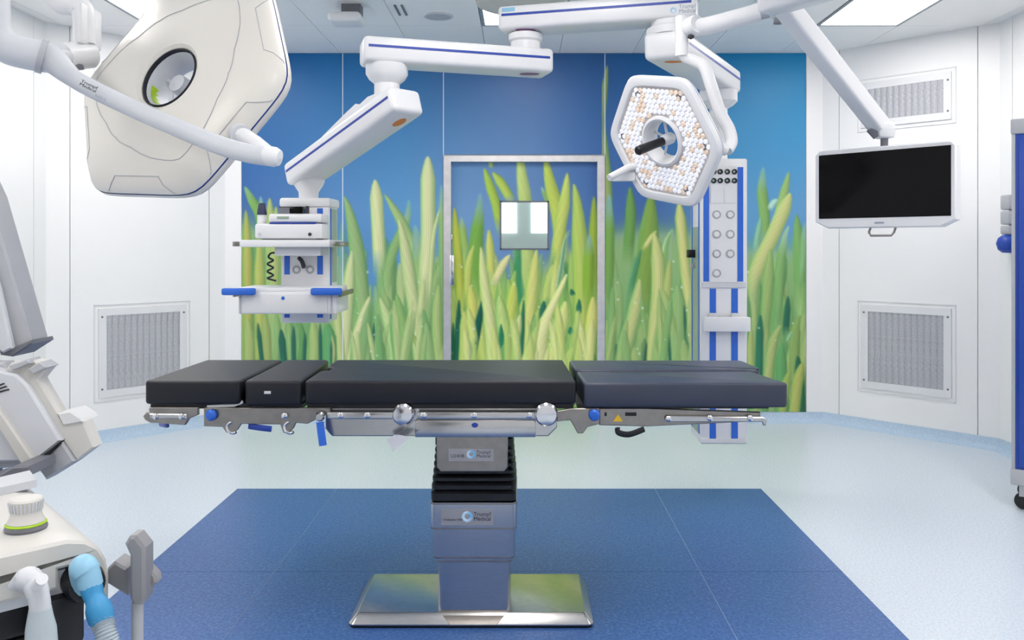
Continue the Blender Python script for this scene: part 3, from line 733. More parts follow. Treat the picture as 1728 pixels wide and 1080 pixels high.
pad('shoulder_cushion', rpoly([(bx(412), YF), (bx(508), YF), (-.822, YK), (-1.005, YK)], .018), PB - .005, PT)
lb = G().b2((bx(446), YF - .002, .863), (bx(457), YF + .001, .873)).fin('cushion_tag', M_['paper'], ot)
pad('seat_cushion', rpoly([(bx(514), YF), (bx(972), YF), (.178, YK), (-.79, YK), (-.785, YF + .36), (-.755, YF + .34), (-.755, YF + .27), (-.785, YF + .25)], .014), PB, PT)
pad('leg_cushion', rpoly([(.225, YF), (.962, YF), (.905, 3.318), (.215, 3.318)], .016), .812, .902, mv=M_['vinyl_sheen'])
pad('leg_cushion', rpoly([(.212, 3.326), (.93, 3.326), (.955, 3.37), (.94, YK), (.2, YK)], .03), .815, .907, mv=M_['vinyl_sheen'])
for a, b in ((bx(250), bx(400)), (bx(345), bx(508)), (bx(516), bx(968)), (bx(975), bx(1300))):
    G().b2((a, YF + .02, .806), (b, YK - .03, .823)).fin('cushion_plate', M_['black'], ot)

# table frame and rails
G().prism([(bx(548, 3.07), 3.07, .815), (bx(940, 3.07), 3.07, .815), (bx(940, 3.07), 3.07, .735), (bx(925, 3.07), 3.07, .703), (bx(560, 3.07), 3.07, .703), (bx(548, 3.07), 3.07, .73)], (0, .49, 0), .004).fin('table_frame', M_['steel'], ot)
G().b2((bx(700, 3.05), 3.05, .704), (bx(904, 3.05), 3.075, .765), bev=.003).fin('front_panel', M_['steel'], ot)
for a, b in ((548, 700), (700, 906)):
    for y in (3.036, 3.585):
        G().b2((bx(a + 4), y, .772), (bx(b - 4), y + .011, .797), bev=.002).fin('side_rail', M_['steel'], ot)
for px in (575, 620, 715, 800, 893):
    G().lathe([(.012, 0), (.012, .012), (.009, .014), (0, .0145)], axis_frame((bx(px), 3.047, .785), (0, -1, 0)), 12, caps=False).fin('rail_bolt', M_['chrome'], ot)
badge(ot, facing((bx(801), 3.0495, .748), (1, 0, 0), (0, -1, 0)), .012, .009, M_['stripe'])
for px, r in ((680, .039), (922, .042)):
    G().lathe([(r * .9, 0), (r, .006), (r, .026), (r * .85, .034), (r * .3, .038), (0, .038)], axis_frame((bx(px, 3.03), 3.056, .79), (0, -1, 0)), 28, caps=False).fin('pivot_disc', M_['chrome'], ot)
def plate(name, poly, y=3.045, t_=.018, m_=None, both=True, d=3.04):
    pts = [P(px, py, d) for px, py in poly]
    G().prism([(p.x, y, p.z) for p in pts], (0, t_, 0), .0025).fin(name, m_ or M_['steel2'], ot)
    if both: G().prism([(p.x, 3.57, p.z) for p in pts], (0, t_, 0), .0025).fin(name, m_ or M_['steel2'], ot)
plate('head_rail', [(240, 703), (246, 696), (250, 696), (250, 688), (333, 688), (333, 701), (318, 707), (311, 718), (252, 714), (243, 709)])
plate('head_bracket', [(343, 689), (343, 720), (374, 721), (381, 731), (390, 732), (399, 727), (406, 716), (472, 717), (477, 731), (486, 732), (494, 724), (499, 714), (518, 716), (536, 707), (556, 698), (556, 689)])
plate('leg_bracket', [(940, 694), (964, 690), (1012, 689), (1012, 716), (992, 721), (984, 732), (975, 732), (969, 721), (962, 709), (940, 712)])
plate('leg_rail', [(1012, 690), (1092, 690), (1285, 697), (1285, 712), (1092, 721), (1012, 719)], y=3.052, t_=.02)
plate('side_rail', [(1128, 702), (1288, 704), (1294, 708), (1293, 718), (1288, 718), (1286, 712), (1128, 712)], y=3.038, t_=.012, m_=M_['steel'])
plate('side_rail', [(252, 698), (315, 699), (315, 707), (252, 706)], y=3.038, t_=.008, m_=M_['steel'], both=False)
for px, py in ((1128, 707), (1198, 706), (1266, 706), (262, 703), (306, 703), (480, 702)):
    p = P(px, py, 3.035); G().lathe([(.011, 0), (.011, .005), (.006, .008), (0, .008)], axis_frame((p.x, 3.04, p.z), (0, -1, 0)), 12, caps=False).fin('rail_bolt', M_['chrome'], ot)
def hook(px, py):
    p = P(px, py, 3.04); g = G()
    g.tube([(p.x + r_[0], 3.045, p.z + r_[1]) for r_ in [(.02 * math.cos(a), .02 * math.sin(a)) for a in [math.radians(v) for v in range(100, 330, 23)]]], .006, 8)
    g.fin('hook', M_['chrome'], ot)
hook(392, 722); hook(489, 722)
for px, py in ((357, 701), (1005, 701)):
    p = P(px, py, 3.03); G().lathe([(.012, 0), (.02, .006), (.021, .016), (.014, .024), (0, .026)], axis_frame((p.x, 3.046, p.z), (-.3, -1, 0)), 16, caps=False).fin('release_knob', M_['blue'], ot)
def lever(pts, r, m_, flat=.5):
    G().tube(spline([P(x, y, d) for x, y, d in pts], 5), r, 10, flat=flat).fin('lever', m_, ot)
lever([(420, 719, 3.06), (440, 722, 3.05), (458, 724, 3.05)], .011, M_['stripe'])
lever([(540, 712, 3.02), (542, 730, 3.015), (545, 752, 3.01)], .014, M_['blue'])
G().lathe([(.016, 0), (.018, .01), (.012, .02), (0, .02)], axis_frame(P(541, 702, 3.03), (0, -1, 0)), 16, caps=False).fin('lever_hub', M_['chrome'], ot)
lever([(1087, 724, 3.05), (1062, 733, 3.04), (1044, 730, 3.04), (1042, 722, 3.05)], .011, M_['black'])
lever([(270, 716, 3.2), (278, 718, 3.1), (284, 718, 3.08)], .008, M_['stripe'])
p = [P(x, y, 3.05) for x, y in ((1035, 711), (1051, 711), (1043, 699))]
G().prism([(q.x, 3.0518, q.z) for q in p], (0, -.0015, 0)).fin('warning_mark', M_['yellow'], ot)
for (a, b) in ((1055, 1074), (1020, 1024)):
    q, r_ = P(a, 702, 3.05), P(b, 696, 3.05); G().b2((q.x, 3.0505, q.z), (r_.x, 3.053, r_.z)).fin('slot', M_['black'], ot)
g = G().tube([P(410, 678, 3.06), P(395, 684, 3.06), P(350, 686, 3.06)], .006, 8); g.fin('head_strut', M_['white'], ot)
for px in (935, 966):
    p = P(px, 686, 3.08); G().box(p, (.012, .03, .012), bev=.003).fin('clip', M_['lime'], ot)

tg = thing('hanging_tag', 'small white paper tag on a string hanging from the table rail', 'tag', P(672, 748, 3.0))
G().prism([P(652, 741, 3.0), P(664, 763, 3.0), P(693, 738, 3.0), P(668, 733, 3.0)], (0, .0012, 0)).fin('card', M_['paper'], tg)
G().tube([P(700, 708, 3.0), P(685, 722, 3.0), P(668, 735, 2.999)], .0012, 6).fin('string', M_['dgrey'], tg)

# ------------------------------------------------------------------ ceiling pendants
AX = Vector((.72, 4.04, 0))
lp = thing('equipment_pendant', 'white jointed ceiling pendant arm carrying a small shelf unit with drawer', 'ceiling pendant', (AX.x, AX.y, H))
G().lathe([(.15, 2.58), (.15, 2.85), (.19, 2.88), (.19, H)], Matrix.Translation((AX.x, AX.y, 0)), 32).fin('ceiling_mount', M_['white'], lp)
ua, F1, L1 = beam(lp, 'upper_arm', (AX.x, AX.y, 2.52), (.02, 4.225, 2.52), .19, .118, .12, .12, sz=.012)
fx, fn = F1.to_3x3() @ Vector((-1, 0, 0)), F1.to_3x3() @ Vector((0, 1, 0))
text(ua, 'lettering', 'Trumpf\nMedical', .026, facing(F1 @ Vector((-.04, .0955, -.018)), fx, fn), M_['inkgrey'])
ring(ua, 'emblem', facing(F1 @ Vector((-.015, .0955, -.025)), fx, fn), .011, .004, M_['ringblue'])
G().b2((L1 + .03, .0945, .026), (L1 + .095, .0962, .046), F1).fin('maker_label', M_['skyblue'], ua)
JL = Vector((.02, 4.225, 0))
G().lathe([(.062, 2.462), (.085, 2.45), (.085, 2.42), (.075, 2.41), (.075, 2.37)][::-1], Matrix.Translation(JL), 28).fin('joint', M_['white'], lp)
LH = Vector((P(653, 100, 4.02).x, 4.02, 0))
la, F2, L2 = beam(lp, 'lower_arm', (JL.x, JL.y, 2.312), (LH.x, LH.y, 2.312), .185, .12, .12, .12, sz=.012)
badge(la, facing((JL.x + .02, JL.y - .02, 2.2505), (1, 0, 0), (0, 0, -1)), .05, .024, M_['magenta'])
badge(ua, facing((JL.x + .0, JL.y - .065, 2.4595), (1, 0, 0), (0, 0, -1)), .05, .02, M_['magenta'])
G().lathe([(.06, 2.09), (.06, 2.165), (.085, 2.185), (.1, 2.21), (.1, 2.255)], Matrix.Translation(LH), 32).fin('joint', M_['white'], lp)
SA = P(668, 182, 3.97); SB_ = P(520, 287, 4.48)
sa, F3, L3 = beam(lp, 'spring_arm', SA, SB_, .185, .125, .09, .09, bev=.025, sz=.012)
G().loft([[F3 @ Vector((x, y, z)) for x, z in ((.02, .05), (.05, .085), (.1, .095), (.17, .088), (.2, .105), (.3, .095), (.5, .07), (.6, .05))] for y in (-.07, .07)]).fin('arm_cover', M_['white'], sa, ang=60)
badge(sa, facing(F3 @ Vector((.02, -.02, -.0635)), F3.to_3x3() @ Vector((1, 0, 0)), F3.to_3x3() @ Vector((0, 0, -1))), .045, .025, M_['orange'])
HX, HY = -1.135, 4.5
G().lathe([(.05, 1.645), (.052, 1.68), (.075, 1.715), (.085, 1.74), (.07, 1.79)], Matrix.Translation((HX, HY, 0)), 28).fin('joint', M_['white'], lp)
# shelf head
G().b2((-1.262, 4.39, 1.595), (-.995, 4.62, 1.645), bev=.014).fin('head_cap', M_['white'], lp)
cb = G().b2((-1.254, 4.40, .992), (-1.005, 4.612, 1.6), bev=.008).fin('head_body', M_['white'], lp)
def q(px, d): return (px - VX) * d / FPX
def z_(py, d): return CAMH - (py - VY) * d / FPX
for a, b in ((480, 489), (535.5, 545)):
    for z0, z1 in ((1.245, 1.385), (1.02, 1.045), (1.52, 1.59)):
        G().b2((q(a, 4.4), 4.397, z0), (q(b, 4.4), 4.401, z1)).fin('stripe', M_['blue'], cb)
G().b2((-1.006, 4.43, 1.01), (-1.0025, 4.46, 1.59)).fin('stripe', M_['blue'], cb)
G().b2((-1.006, 4.48, 1.2), (-1.0022, 4.585, 1.59)).fin('side_panel', M_['sage'], cb)
for px in (500.5, 523.5):
    c = Vector((q(px, 4.4), 4.4, z_(455, 4.4))); F = axis_frame(c, (0, -1, 0))
    so = G().lathe([(.022, 0), (.022, .004), (.018, .006), (.017, .002), (0, .002)], F, 18, caps=False).fin('socket', M_['grey'], cb)
    G().lathe([(.011, .002), (.011, .0035), (0, .0035)], F, 12, caps=False).fin('socket_core', M_['white'], so)
G().tube(spline([P(505, 436, 4.36), P(509, 440, 4.34), P(512, 448, 4.36), P(512, 450, 4.39)], 5), .011, 10).fin('plug', M_['ink'], cb)
cab = [P(472, 427, 4.41), P(458, 427, 4.36), P(453, 434, 4.34)] + [P(456 + 5 * math.sin(k * 1.3), 436 + k * 2.6, 4.34 + .014 * math.cos(k * 1.3)) for k in range(1, 14)] + [P(466, 474, 4.34)]
G().tube(spline(cab, 4), .005, 8).fin('cable', M_['ink'], cb)
sh = G().b2((-1.405, 4.2, 1.388), (-.955, 4.5, 1.424), bev=.006).fin('shelf', M_['white'], lp)
G().b2((-1.24, 4.24, 1.345), (-1.01, 4.42, 1.389)).fin('shelf_bracket', M_['lgrey'], lp)
for x in (-1.43, -.93):
    G().b2((x - .006, 4.19, 1.392), (x + .006, 4.52, 1.416), bev=.003).fin('equipment_rail', M_['steel2'], sh)
    G().b2((min(x, x * .98) - .006, 4.3, 1.398), (max(x, x * .98) + .006, 4.32, 1.41)).fin('rail_spacer', M_['grey'], sh)
dw = G().b2((-1.41, 4.2, 1.055), (-.92, 4.49, 1.166), bev=.006).fin('drawer_unit', M_['white'], lp)
G().b2((-1.385, 4.196, 1.06), (-.965, 4.2005, 1.152), bev=.002).fin('drawer', M_['white2'], dw)
G().b2((-1.42, 4.21, 1.166), (-.925, 4.48, 1.186), bev=.004).fin('drawer_top', M_['white'], dw)
for a, b in ((375, 431), (525, 577)):
    hd = G().b2((q(a, 4.18), 4.16, z_(498, 4.18)), (q(b, 4.18), 4.197, z_(486, 4.18)), bev=.009).fin('handle', M_['blue'], dw)
badge(dw, facing((q(478, 4.2), 4.1955, z_(503, 4.2)), (1, 0, 0), (0, -1, 0)), .009, .009, M_['blue'])
for x in (-1.4, -.945): G().b2((x - .004, 4.1965, 1.057), (x + .004, 4.1995, 1.15)).fin('trim_strip', M_['grey'], dw)
for x in (-1.432, -.905): G().b2((x - .006, 4.2, 1.14), (x + .006, 4.52, 1.166), bev=.003).fin('equipment_rail', M_['steel2'], dw)
for x in (-1.42, -.913): G().b2((x - .012, 4.33, 1.146), (x + .012, 4.35, 1.16)).fin('rail_spacer', M_['grey'], dw)

# devices on the shelf
t = thing('medical_console', 'flat white medical console with a blue top edge, lying on the pendant shelf', 'medical device', (-1.18, 4.3, 1.424))
bd = G().b2((-1.334, 4.215, 1.43), (-.995, 4.39, 1.506), bev=.012).fin('body', M_['white'], t)
G().b2((-1.26, 4.216, 1.504), (-1.03, 4.385, 1.512), bev=.002).fin('blue_edge', M_['stripe'], t)
G().b2((-1.3, 4.23, 1.424), (-1.03, 4.38, 1.431)).fin('foot_strip', M_['dgrey'], t)
for px, m_ in ((438, M_['lgrey']), (523, M_['ink'])):
    G().lathe([(.009, 0), (.009, .004), (0, .005)], axis_frame((q(px, 4.215), 4.216, 1.452), (0, -1, 0)), 12, caps=False).fin('jack', m_, t)
t = thing('light_source', 'white light source with a black display and green button, on top of the flat console', 'medical device', (-1.14, 4.3, 1.512))
G().b2((-1.268, 4.225, 1.512), (-1.0, 4.385, 1.556), bev=.012).fin('body', M_['white'], t)
G().b2((-1.22, 4.24, 1.553), (-1.1, 4.37, 1.592), bev=.003).fin('display', M_['screen'], t)
G().b2((-1.218, 4.238, 1.557), (-1.165, 4.242, 1.588)).fin('display_label', M_['dgrey'], t)
G().b2((q(467, 4.22), 4.2215, z_(369, 4.22)), (q(487, 4.22), 4.227, z_(365, 4.22)), bev=.001).fin('button', M_['sage'], t)
G().box((q(517, 4.23), 4.25, 1.575), (.016, .02, .04), bev=.003).fin('knob', M_['ink'], t)
c = Vector((q(442, 4.28), 4.28, 1.506))
t = thing('suction_jar', 'small white jar with a dark blue lid on the flat console edge', 'jar', c)
G().lathe([(.022, 0), (.023, .004), (.022, .045)], Matrix.Translation(c), 18).fin('jar', M_['white'], t)
G().lathe([(.025, .045), (.024, .06), (.017, .1), (.014, .105)], Matrix.Translation(c), 18).fin('lid', mat('navy_plastic', (44, 52, 82), .4, var=.03), t)

# supply column
rp = thing('supply_pendant', 'white ceiling pendant arm with a tall hanging column of sockets and gas outlets', 'ceiling pendant', (AX.x, AX.y, 2.46))
CX, CY = 1.118, 4.79
G().lathe([(.12, 2.395), (.12, 2.43), (.1, 2.44), (.1, 2.463)], Matrix.Translation((AX.x, AX.y, 0)), 32).fin('joint', M_['white'], rp)
ar, F4, L4 = beam(rp, 'arm', (AX.x, AX.y, 2.335), (CX, CY, 2.335), .2, .13, .12, .12, bev=.024, sz=.01)
badge(ar, facing((AX.x - .0, AX.y - .03, 2.2695), (1, 0, 0), (0, 0, -1)), .042, .02, M_['orange'])
G().lathe([(.05, 1.86), (.05, 2.17), (.085, 2.19), (.105, 2.21), (.105, 2.272)], Matrix.Translation((CX, CY, 0)), 32).fin('joint', M_['white'], rp)
X0, X1, Y0, Y1, Z0, Z1 = .988, 1.245, 4.65, 4.93, .30, 1.875
cl = G().b2((X0, Y0, Z0), (X1, Y1, Z1), bev=.01).fin('column', M_['white'], rp)
def cq(px): return (px - VX) * Y0 / FPX
def cz(py): return CAMH - (py - VY) * Y0 / FPX
def strip(a, b, ya, yb, m_, name='stripe', t_=.003, par=None):
    return G().b2((cq(a), Y0 - t_, cz(yb)), (cq(b), Y0 + .001, cz(ya))).fin(name, m_, par or cl)
strip(1187, 1196.5, 282, 475, M_['blue']); strip(1244.5, 1254, 282, 475, M_['blue'])
strip(1197.5, 1208, 487, 740, M_['blue']); strip(1234, 1245, 487, 740, M_['blue'])
strip(1199, 1243, 280, 476, M_['white'], 'socket_panel')
strip(1185, 1258, 477, 485, M_['lgrey'], 'divider', .008)
strip(1182, 1259, 740, 747, M_['white2'], 'bottom_trim', .006)
def disc(px, py, r, m_, name, dep=.006):
    return G().lathe([(r, .002), (r, dep), (r * .8, dep + .002), (r * .72, dep - .001), (0, dep - .001)], axis_frame((cq(px), Y0, cz(py)), (0, -1, 0)), 16, caps=False).fin(name, m_, cl)
for py in (290, 305):
    for px in (1204, 1215, 1227, 1239):
        o = disc(px, py, .015, M_['ink'], 'gas_outlet', .01)
        G().lathe([(.007, .009), (.006, .016), (0, .016)], axis_frame((cq(px) - .004, Y0, cz(py)), (0, -1, 0)), 10, caps=False).fin('outlet_core', M_['sage'], o)
for px in (1209, 1232):
    strip(px - 10, px + 10, 317, 343, M_['white'], 'switch_plate', .007)
for px, py in ((1209, 362), (1232, 362), (1209, 395), (1232, 395), (1209, 428), (1232, 428), (1209, 461)):
    o = disc(px, py, .024, M_['grey'], 'socket', .008)
    G().lathe([(.016, .007), (.016, .009), (0, .009)], axis_frame((cq(px), Y0, cz(py)), (0, -1, 0)), 12, caps=False).fin('socket_core', M_['white'], o)
G().b2((cq(1186), Y0 - .06, cz(558)), (cq(1262), Y0 - .02, cz(534)), bev=.006).fin('rail_bracket', M_['white'], rp)
for px in (1202, 1240):
    G().b2((cq(px - 7), Y0 - .025, cz(556)), (cq(px + 7), Y0 + .001, cz(528)), bev=.003).fin('bracket_clamp', M_['lgrey'], rp)
G().b2((X0 - .002, Y0 + .03, Z0 + .05), (X0 + .001, Y0 + .06, Z1 - .05)).fin('stripe', M_['blue'], cl)
G().b2((X0 - .002, Y1 - .06, Z0 + .05), (X0 + .001, Y1 - .03, Z1 - .05)).fin('stripe', M_['blue'], cl)
G().b2((X0 - .0015, Y0 + .07, Z0 + .05), (X0 + .001, Y1 - .07, 1.5)).fin('side_panel', M_['sage'], cl)
p = ray_plane(1172, 428, (X0, 0, 0), (1, 0, 0))
G().box((X0 - .02, p.y, p.z), (.042, .06, .045), bev=.004).fin('connector', M_['black'], rp)
G().box((X0 - .012, p.y, p.z - .07), (.024, .024, .03), bev=.004).fin('connector', M_['grey'], rp)

# ------------------------------------------------------------------ surgical lamps
def hexr(th, A, p=16):
    s = sum(max(0.0, math.cos(th - math.radians(30 + 60 * k))) ** p for k in range(6)); return A / s ** (1 / p)
NT = 96
def hloop(F, A, z, circ=0.0):
    out = []
    for k in range(NT):
        th = 2 * math.pi * k / NT; r = hexr(th, A) * (1 - circ) + A * circ
        out.append(F @ Vector((r * math.cos(th), r * math.sin(th), z)))
    return out
BACK = [(.282, -.03, 0), (.28, -.036, 0), (.268, -.052, 0), (.24, -.066, 0), (.2, -.072, .15), (.15, -.076, .5), (.105, -.077, .9), (.088, -.076, 1), (.08, -.07, 1)]
def surf(F, th, s, lift=.0006):
    """point on the back shell at angle th, s running along BACK"""
    i = min(int(s), len(BACK) - 2); f = s - i
    pt = []
    for A, z, c in (BACK[i], BACK[i + 1]):
        r = hexr(th, A) * (1 - c) + A * c; pt.append(Vector((r * math.cos(th), r * math.sin(th), z - lift)))
    return F @ (pt[0] * (1 - f) + pt[1] * f)
def lamp_head(par, C, ex, nf, lenses, shell):
    nf = Vector(nf).normalized(); ex = Vector(ex); ex = (ex - nf * ex.dot(nf)).normalized(); F = frame_of(C, ex, nf.cross(ex), nf)
    hd = G().loft([hloop(F, *v) for v in BACK] + [hloop(F, .078, -.04, 1), hloop(F, .09, -.008, 1), hloop(F, .1, 0, 1), hloop(F, .112, -.004, 1), hloop(F, .114, -.014, 1)], False, False).fin('lamp_shell', shell, par, ang=30)
    G().loft([hloop(F, .238, -.014), hloop(F, .243, -.002), hloop(F, .258, .0), hloop(F, .277, -.004), hloop(F, .284, -.016), hloop(F, .283, -.0265)], False, False).fin('bezel', shell, par, ang=40)
    G().loft([hloop(F, .2815, -.026), hloop(F, .2815, -.0305)], False, False).fin('edge_seal', M_['stripe'], par)
    G().loft([hloop(F, .113, -.0125, 1), hloop(F, .24, -.0125)], False, False).fin('led_plate', M_['ledplate'], par)
    if lenses:
        lens = {}
        dx = .0252; rnd = random.Random(3)
        for j in range(-12, 13):
            for i in range(-12, 13):
                x = (i + (j % 2) * .5) * dx; y = j * dx * .866; r = math.hypot(x, y); th = math.atan2(y, x)
                if r < .124 or r > hexr(th, .229): continue
                warm = rnd.random() < .24; key = warm
                Fl = F @ Matrix.Translation((x, y, -.0125))
                if key not in lens:
                    o = G().lathe([(.0124, 0), (.0119, .004), (.0075, .008), (.004, .0075), (0, .0055)], F @ Matrix.Translation((0, 0, -.0125)), 8, caps=False).fin('led_lens', M_['lenswarm'] if warm else M_['lens'], par)
                    lens[key] = o.data; o.location = F.to_3x3() @ Vector((x, y, 0))
                else: link('led_lens', lens[key], par, loc=F.to_3x3() @ Vector((x, y, 0)))
        for k in range(6):
            th = math.radians(60 * k); c = [F @ Vector((r_ * math.cos(th + a), r_ * math.sin(th + a), -.0105)) for r_, a in ((.252, 0), (.236, .075), (.215, 0), (.236, -.075))]
            G().prism(c, nf * .004).fin('corner_window', M_['dgrey'], par)
    return F
# lamp with its lenses turned to the room
CR = Vector((.603, 3.662, 1.846)); nR_ = Vector((-.76, -.559, -.33)); exR = Vector((.634, -.75, -.19))
sl = thing('surgical_lamp', 'white hexagonal surgical lamp with many small lenses and a black centre handle', 'surgical lamp', (1.0, 3.45, H), 0, 'ceiling surgical lamps')
FR = lamp_head(sl, CR, exR, nR_, True, M_['white'])
G().lathe([(.022, -.075), (.026, -.068), (.026, -.03), (.022, -.015), (.021, -.012)], FR, 24).fin('handle_hub', M_['lgrey'], sl)
for a in (160, 250, 100):
    a = math.radians(a); G().tube([FR @ Vector((.024 * math.cos(a), .024 * math.sin(a), -.05)), FR @ Vector((.082 * math.cos(a), .082 * math.sin(a), -.05))], .006, 8).fin('spoke', M_['lgrey'], sl)
G().lathe([(.018, -.014), (.02, .0), (.0185, .03), (.0205, .12), (.02, .142), (.015, .148)], FR, 20).fin('handle', M_['black'], sl)
yk = spline([P(1150, 62, 3.62), P(1154, 92, 3.62), P(1170, 102, 3.61), P(1188, 112, 3.59), P(1200, 145, 3.57), P(1216, 192, 3.55), P(1230, 218, 3.54), P(1234, 240, 3.52), P(1226, 254, 3.49)], 6)
G().tube(yk, .026, 14, flat=.85).fin('yoke', M_['white'], sl)
G().tube([P(1226, 254, 3.49), FR @ Vector((.27, 0, -.04))], .024, 14).fin('head_pivot', M_['white'], sl)
G().tube([FR @ Vector((-.17, -.14, -.06)), P(1060, 283, 3.84), P(1028, 300, 3.78)], [.02, .017, .016], 12).fin('yoke_stub', M_['white'], sl)
G().box(P(1052, 298, 3.86), (.11, .02, .045), bev=.008).fin('yoke_plate', M_['white'], sl)
G().tube([P(1151, 28, 3.62), P(1151, 95, 3.62)], .03, 16).fin('yoke_post', M_['white'], sl)
G().lathe([(.0, -.03), (.038, -.03), (.042, -.02), (.042, .02), (.038, .03), (0, .03)], axis_frame(P(1170, 44, 3.58), (.55, -1, .1)), 24, caps=False).fin('joint', M_['white'], sl)
G().lathe([(.012, 0), (.014, -.012), (.0, -.02)], Matrix.Translation(P(1166, 59, 3.58)), 12, caps=False).fin('joint_stop', M_['ink'], sl)
G().tube(spline([P(1172, 46, 3.58), P(1192, 44, 3.57), P(1240, 32, 3.53), P(1282, 20, 3.5)], 5), .038, 16, flat=.9).fin('spring_arm', M_['white'], sl)
G().tube([P(1279, 21, 3.5), P(1302, 15, 3.485)], .034, 16, flat=.9).fin('arm_sleeve', M_['grey'], sl)
G().tube(spline([P(1300, 15, 3.485), P(1312, 20, 3.47), P(1318, 10, 3.47), P(1312, -20, 3.47)], 5), .03, 14).fin('elbow', M_['white'], sl)
G().lathe([(.02, 0), (.022, -.014), (0, -.018)], Matrix.Translation(P(1314, 34, 3.47)), 14, caps=False).fin('joint_stop', M_['dgrey'], sl)
e = P(1312, -20, 3.47)
beam(sl, 'extension_arm', (e.x, e.y, e.z + .03), (.35, 2.75, e.z + .03), .09, .08, .05, .05, stripe=0)
G().lathe([(.06, e.z + .05), (.06, 2.84), (.13, 2.86), (.13, H)], Matrix.Translation((.35, 2.75, 0)), 28).fin('ceiling_mount', M_['white'], sl)

# big lamp turned away, back shell showing
CLm = Vector((-.80, 2.036, 1.767)); nfL = Vector((.367, .857, -.363)); exL = Vector((.911, -.41, -.048))
s2 = thing('surgical_lamp', 'large hexagonal surgical lamp seen from its smooth white back, on a curved grey arm', 'surgical lamp', (-1.3, 1.5, H), 0, 'ceiling surgical lamps')
LA0 = 125
FL = lamp_head(s2, CLm, exL, nfL, False, M_['lampshell'])
G().lathe([(.075, -.072), (.077, -.068), (.0775, -.055), (.075, -.05)], FL, 32, caps=False).fin('ring_seal', M_['ink'], s2)
G().lathe([(.075, -.06), (.07, -.05), (.066, -.02), (.064, .0)], FL, 32, caps=False).fin('inner_ring', M_['lgrey'], s2)
g = G(); g.loft([[FL @ Vector(((.0695 - .003 * zf) * math.cos(a), (.0695 - .003 * zf) * math.sin(a), -.052 + .03 * zf)) for a in [math.radians(v) for v in range(LA0, LA0 + 50, 6)]] for zf in (0, 1)], False, False, closed=False); g.fin('lime_label', M_['lime'], s2)
G().lathe([(.0, -.05), (.022, -.045), (.024, -.03), (.024, .0), (.0, .005)], FL, 20, caps=False).fin('handle_hub', M_['lgrey'], s2)
for a in (80, 200, 320):
    a = math.radians(a); G().tube([FL @ Vector((.022 * math.cos(a), .022 * math.sin(a), -.02)), FL @ Vector((.068 * math.cos(a), .068 * math.sin(a), -.02))], .006, 8).fin('spoke', M_['lgrey'], s2)
# panel seams of the shell
def seam(pts):
    path = []
    for (a0, s0), (a1, s1) in zip(pts, pts[1:]):
        for k in range(10):
            f = k / 10; path.append(surf(FL, math.radians(a0 + (a1 - a0) * f), s0 + (s1 - s0) * f))
    path.append(surf(FL, math.radians(pts[-1][0]), pts[-1][1]))
    G().tube(path, .0011, 5).fin('panel_seam', M_['grey'], s2)
for k in range(6):
    b = 30 + 60 * k
    seam([(b - 21, .6), (b - 15, 2.6), (b + 15, 2.6), (b + 21, .6)])
seam([(v, 4.0 + .55 * math.cos(math.radians(3 * v))) for v in range(0, 361, 20)])
# curved arm
ya = spline([P(-14, -60, 1.76), P(-13, 10, 1.75), P(-8, 58, 1.75), P(16, 82, 1.76), P(70, 95, 1.78)], 7)
G().tube(ya, .034, 16, flat=.9).fin('arm_elbow', M_['lgrey'], s2)
G().tube([P(66, 94, 1.78), P(76, 97, 1.785)], .0365, 18).fin('arm_collar', M_['grey'], s2)
yb = spline([P(74, 96, 1.785), P(92, 104, 1.785), P(112, 122, 1.79), P(140, 142, 1.8), P(220, 181, 1.81), P(300, 216, 1.78), P(370, 245, 1.74), P(420, 259, 1.72), P(458, 265, 1.72)], 6)
rs = [.034 - .012 * min(1, i / 14) for i in range(len(yb))]
rs = [max(.0195, .034 - .0145 * min(1, i / 16)) for i in range(len(yb))]
am = G().tube(yb, rs, 16, flat=.8).fin('curved_arm', M_['lgrey'], s2)
pA = P(150, 140, 1.73); pB = P(190, 159, 1.75); dv = (pB - pA).normalized()
text(am, 'lettering', 'Trumpf\nMedical', .011, facing(P(136, 138, 1.768), dv, (-.15, -1, .1)), M_['ink'])
text(am, 'lettering', 'iLED 5', .008, facing(P(160, 162, 1.772), dv, (-.15, -1, .1)), M_['inkgrey'])
bp = P(458, 264, 1.72)
G().lathe([(.0, -.024), (.016, -.02), (.0205, -.008), (.0205, .008), (.016, .018), (0, .022)], axis_frame(bp, (1, -.1, -.2)), 20, caps=False).fin('arm_end', M_['white'], s2)
hp = surf(FL, math.radians(-30), 1.2)
G().tube([bp, P(432, 242, 1.76), P(408, 228, 1.8)], [.016, .016, .018], 14).fin('head_pivot', M_['white'], s2)
G().tube([P(408, 228, 1.79), P(402, 224, 1.86)], .022, 14).fin('pivot_pin', M_['lgrey'], s2)
# spring arm and joint above
G().tube(spline([P(60, -50, 2.1), P(100, 2, 2.1), P(125, 8, 2.1), P(140, 20, 2.1), P(142, 74, 2.1)], 6), .027, 16, flat=.8).fin('spring_arm', M_['white'], s2)
G().b2((P(148, 0, 2.12).x, 2.06, P(0, 82, 2.12).z), (P(160, 0, 2.12).x, 2.16, P(0, 14, 2.12).z), bev=.008).fin('arm_rail', M_['white'], s2)
G().tube([P(106, 96, 2.05), P(152, 92, 2.12)], .034, 20).fin('joint', M_['white'], s2)
G().tube([P(92, 100, 1.785), P(112, 96, 2.05)], .018, 12).fin('joint_link', M_['lgrey'], s2)
G().lathe([(.018, 0), (.02, -.01), (0, -.014)], Matrix.Translation(P(127, 109, 2.07)), 12, caps=False).fin('joint_stop', M_['dgrey'], s2)
e = P(-14, -60, 1.76); e2 = P(60, -50, 2.1)
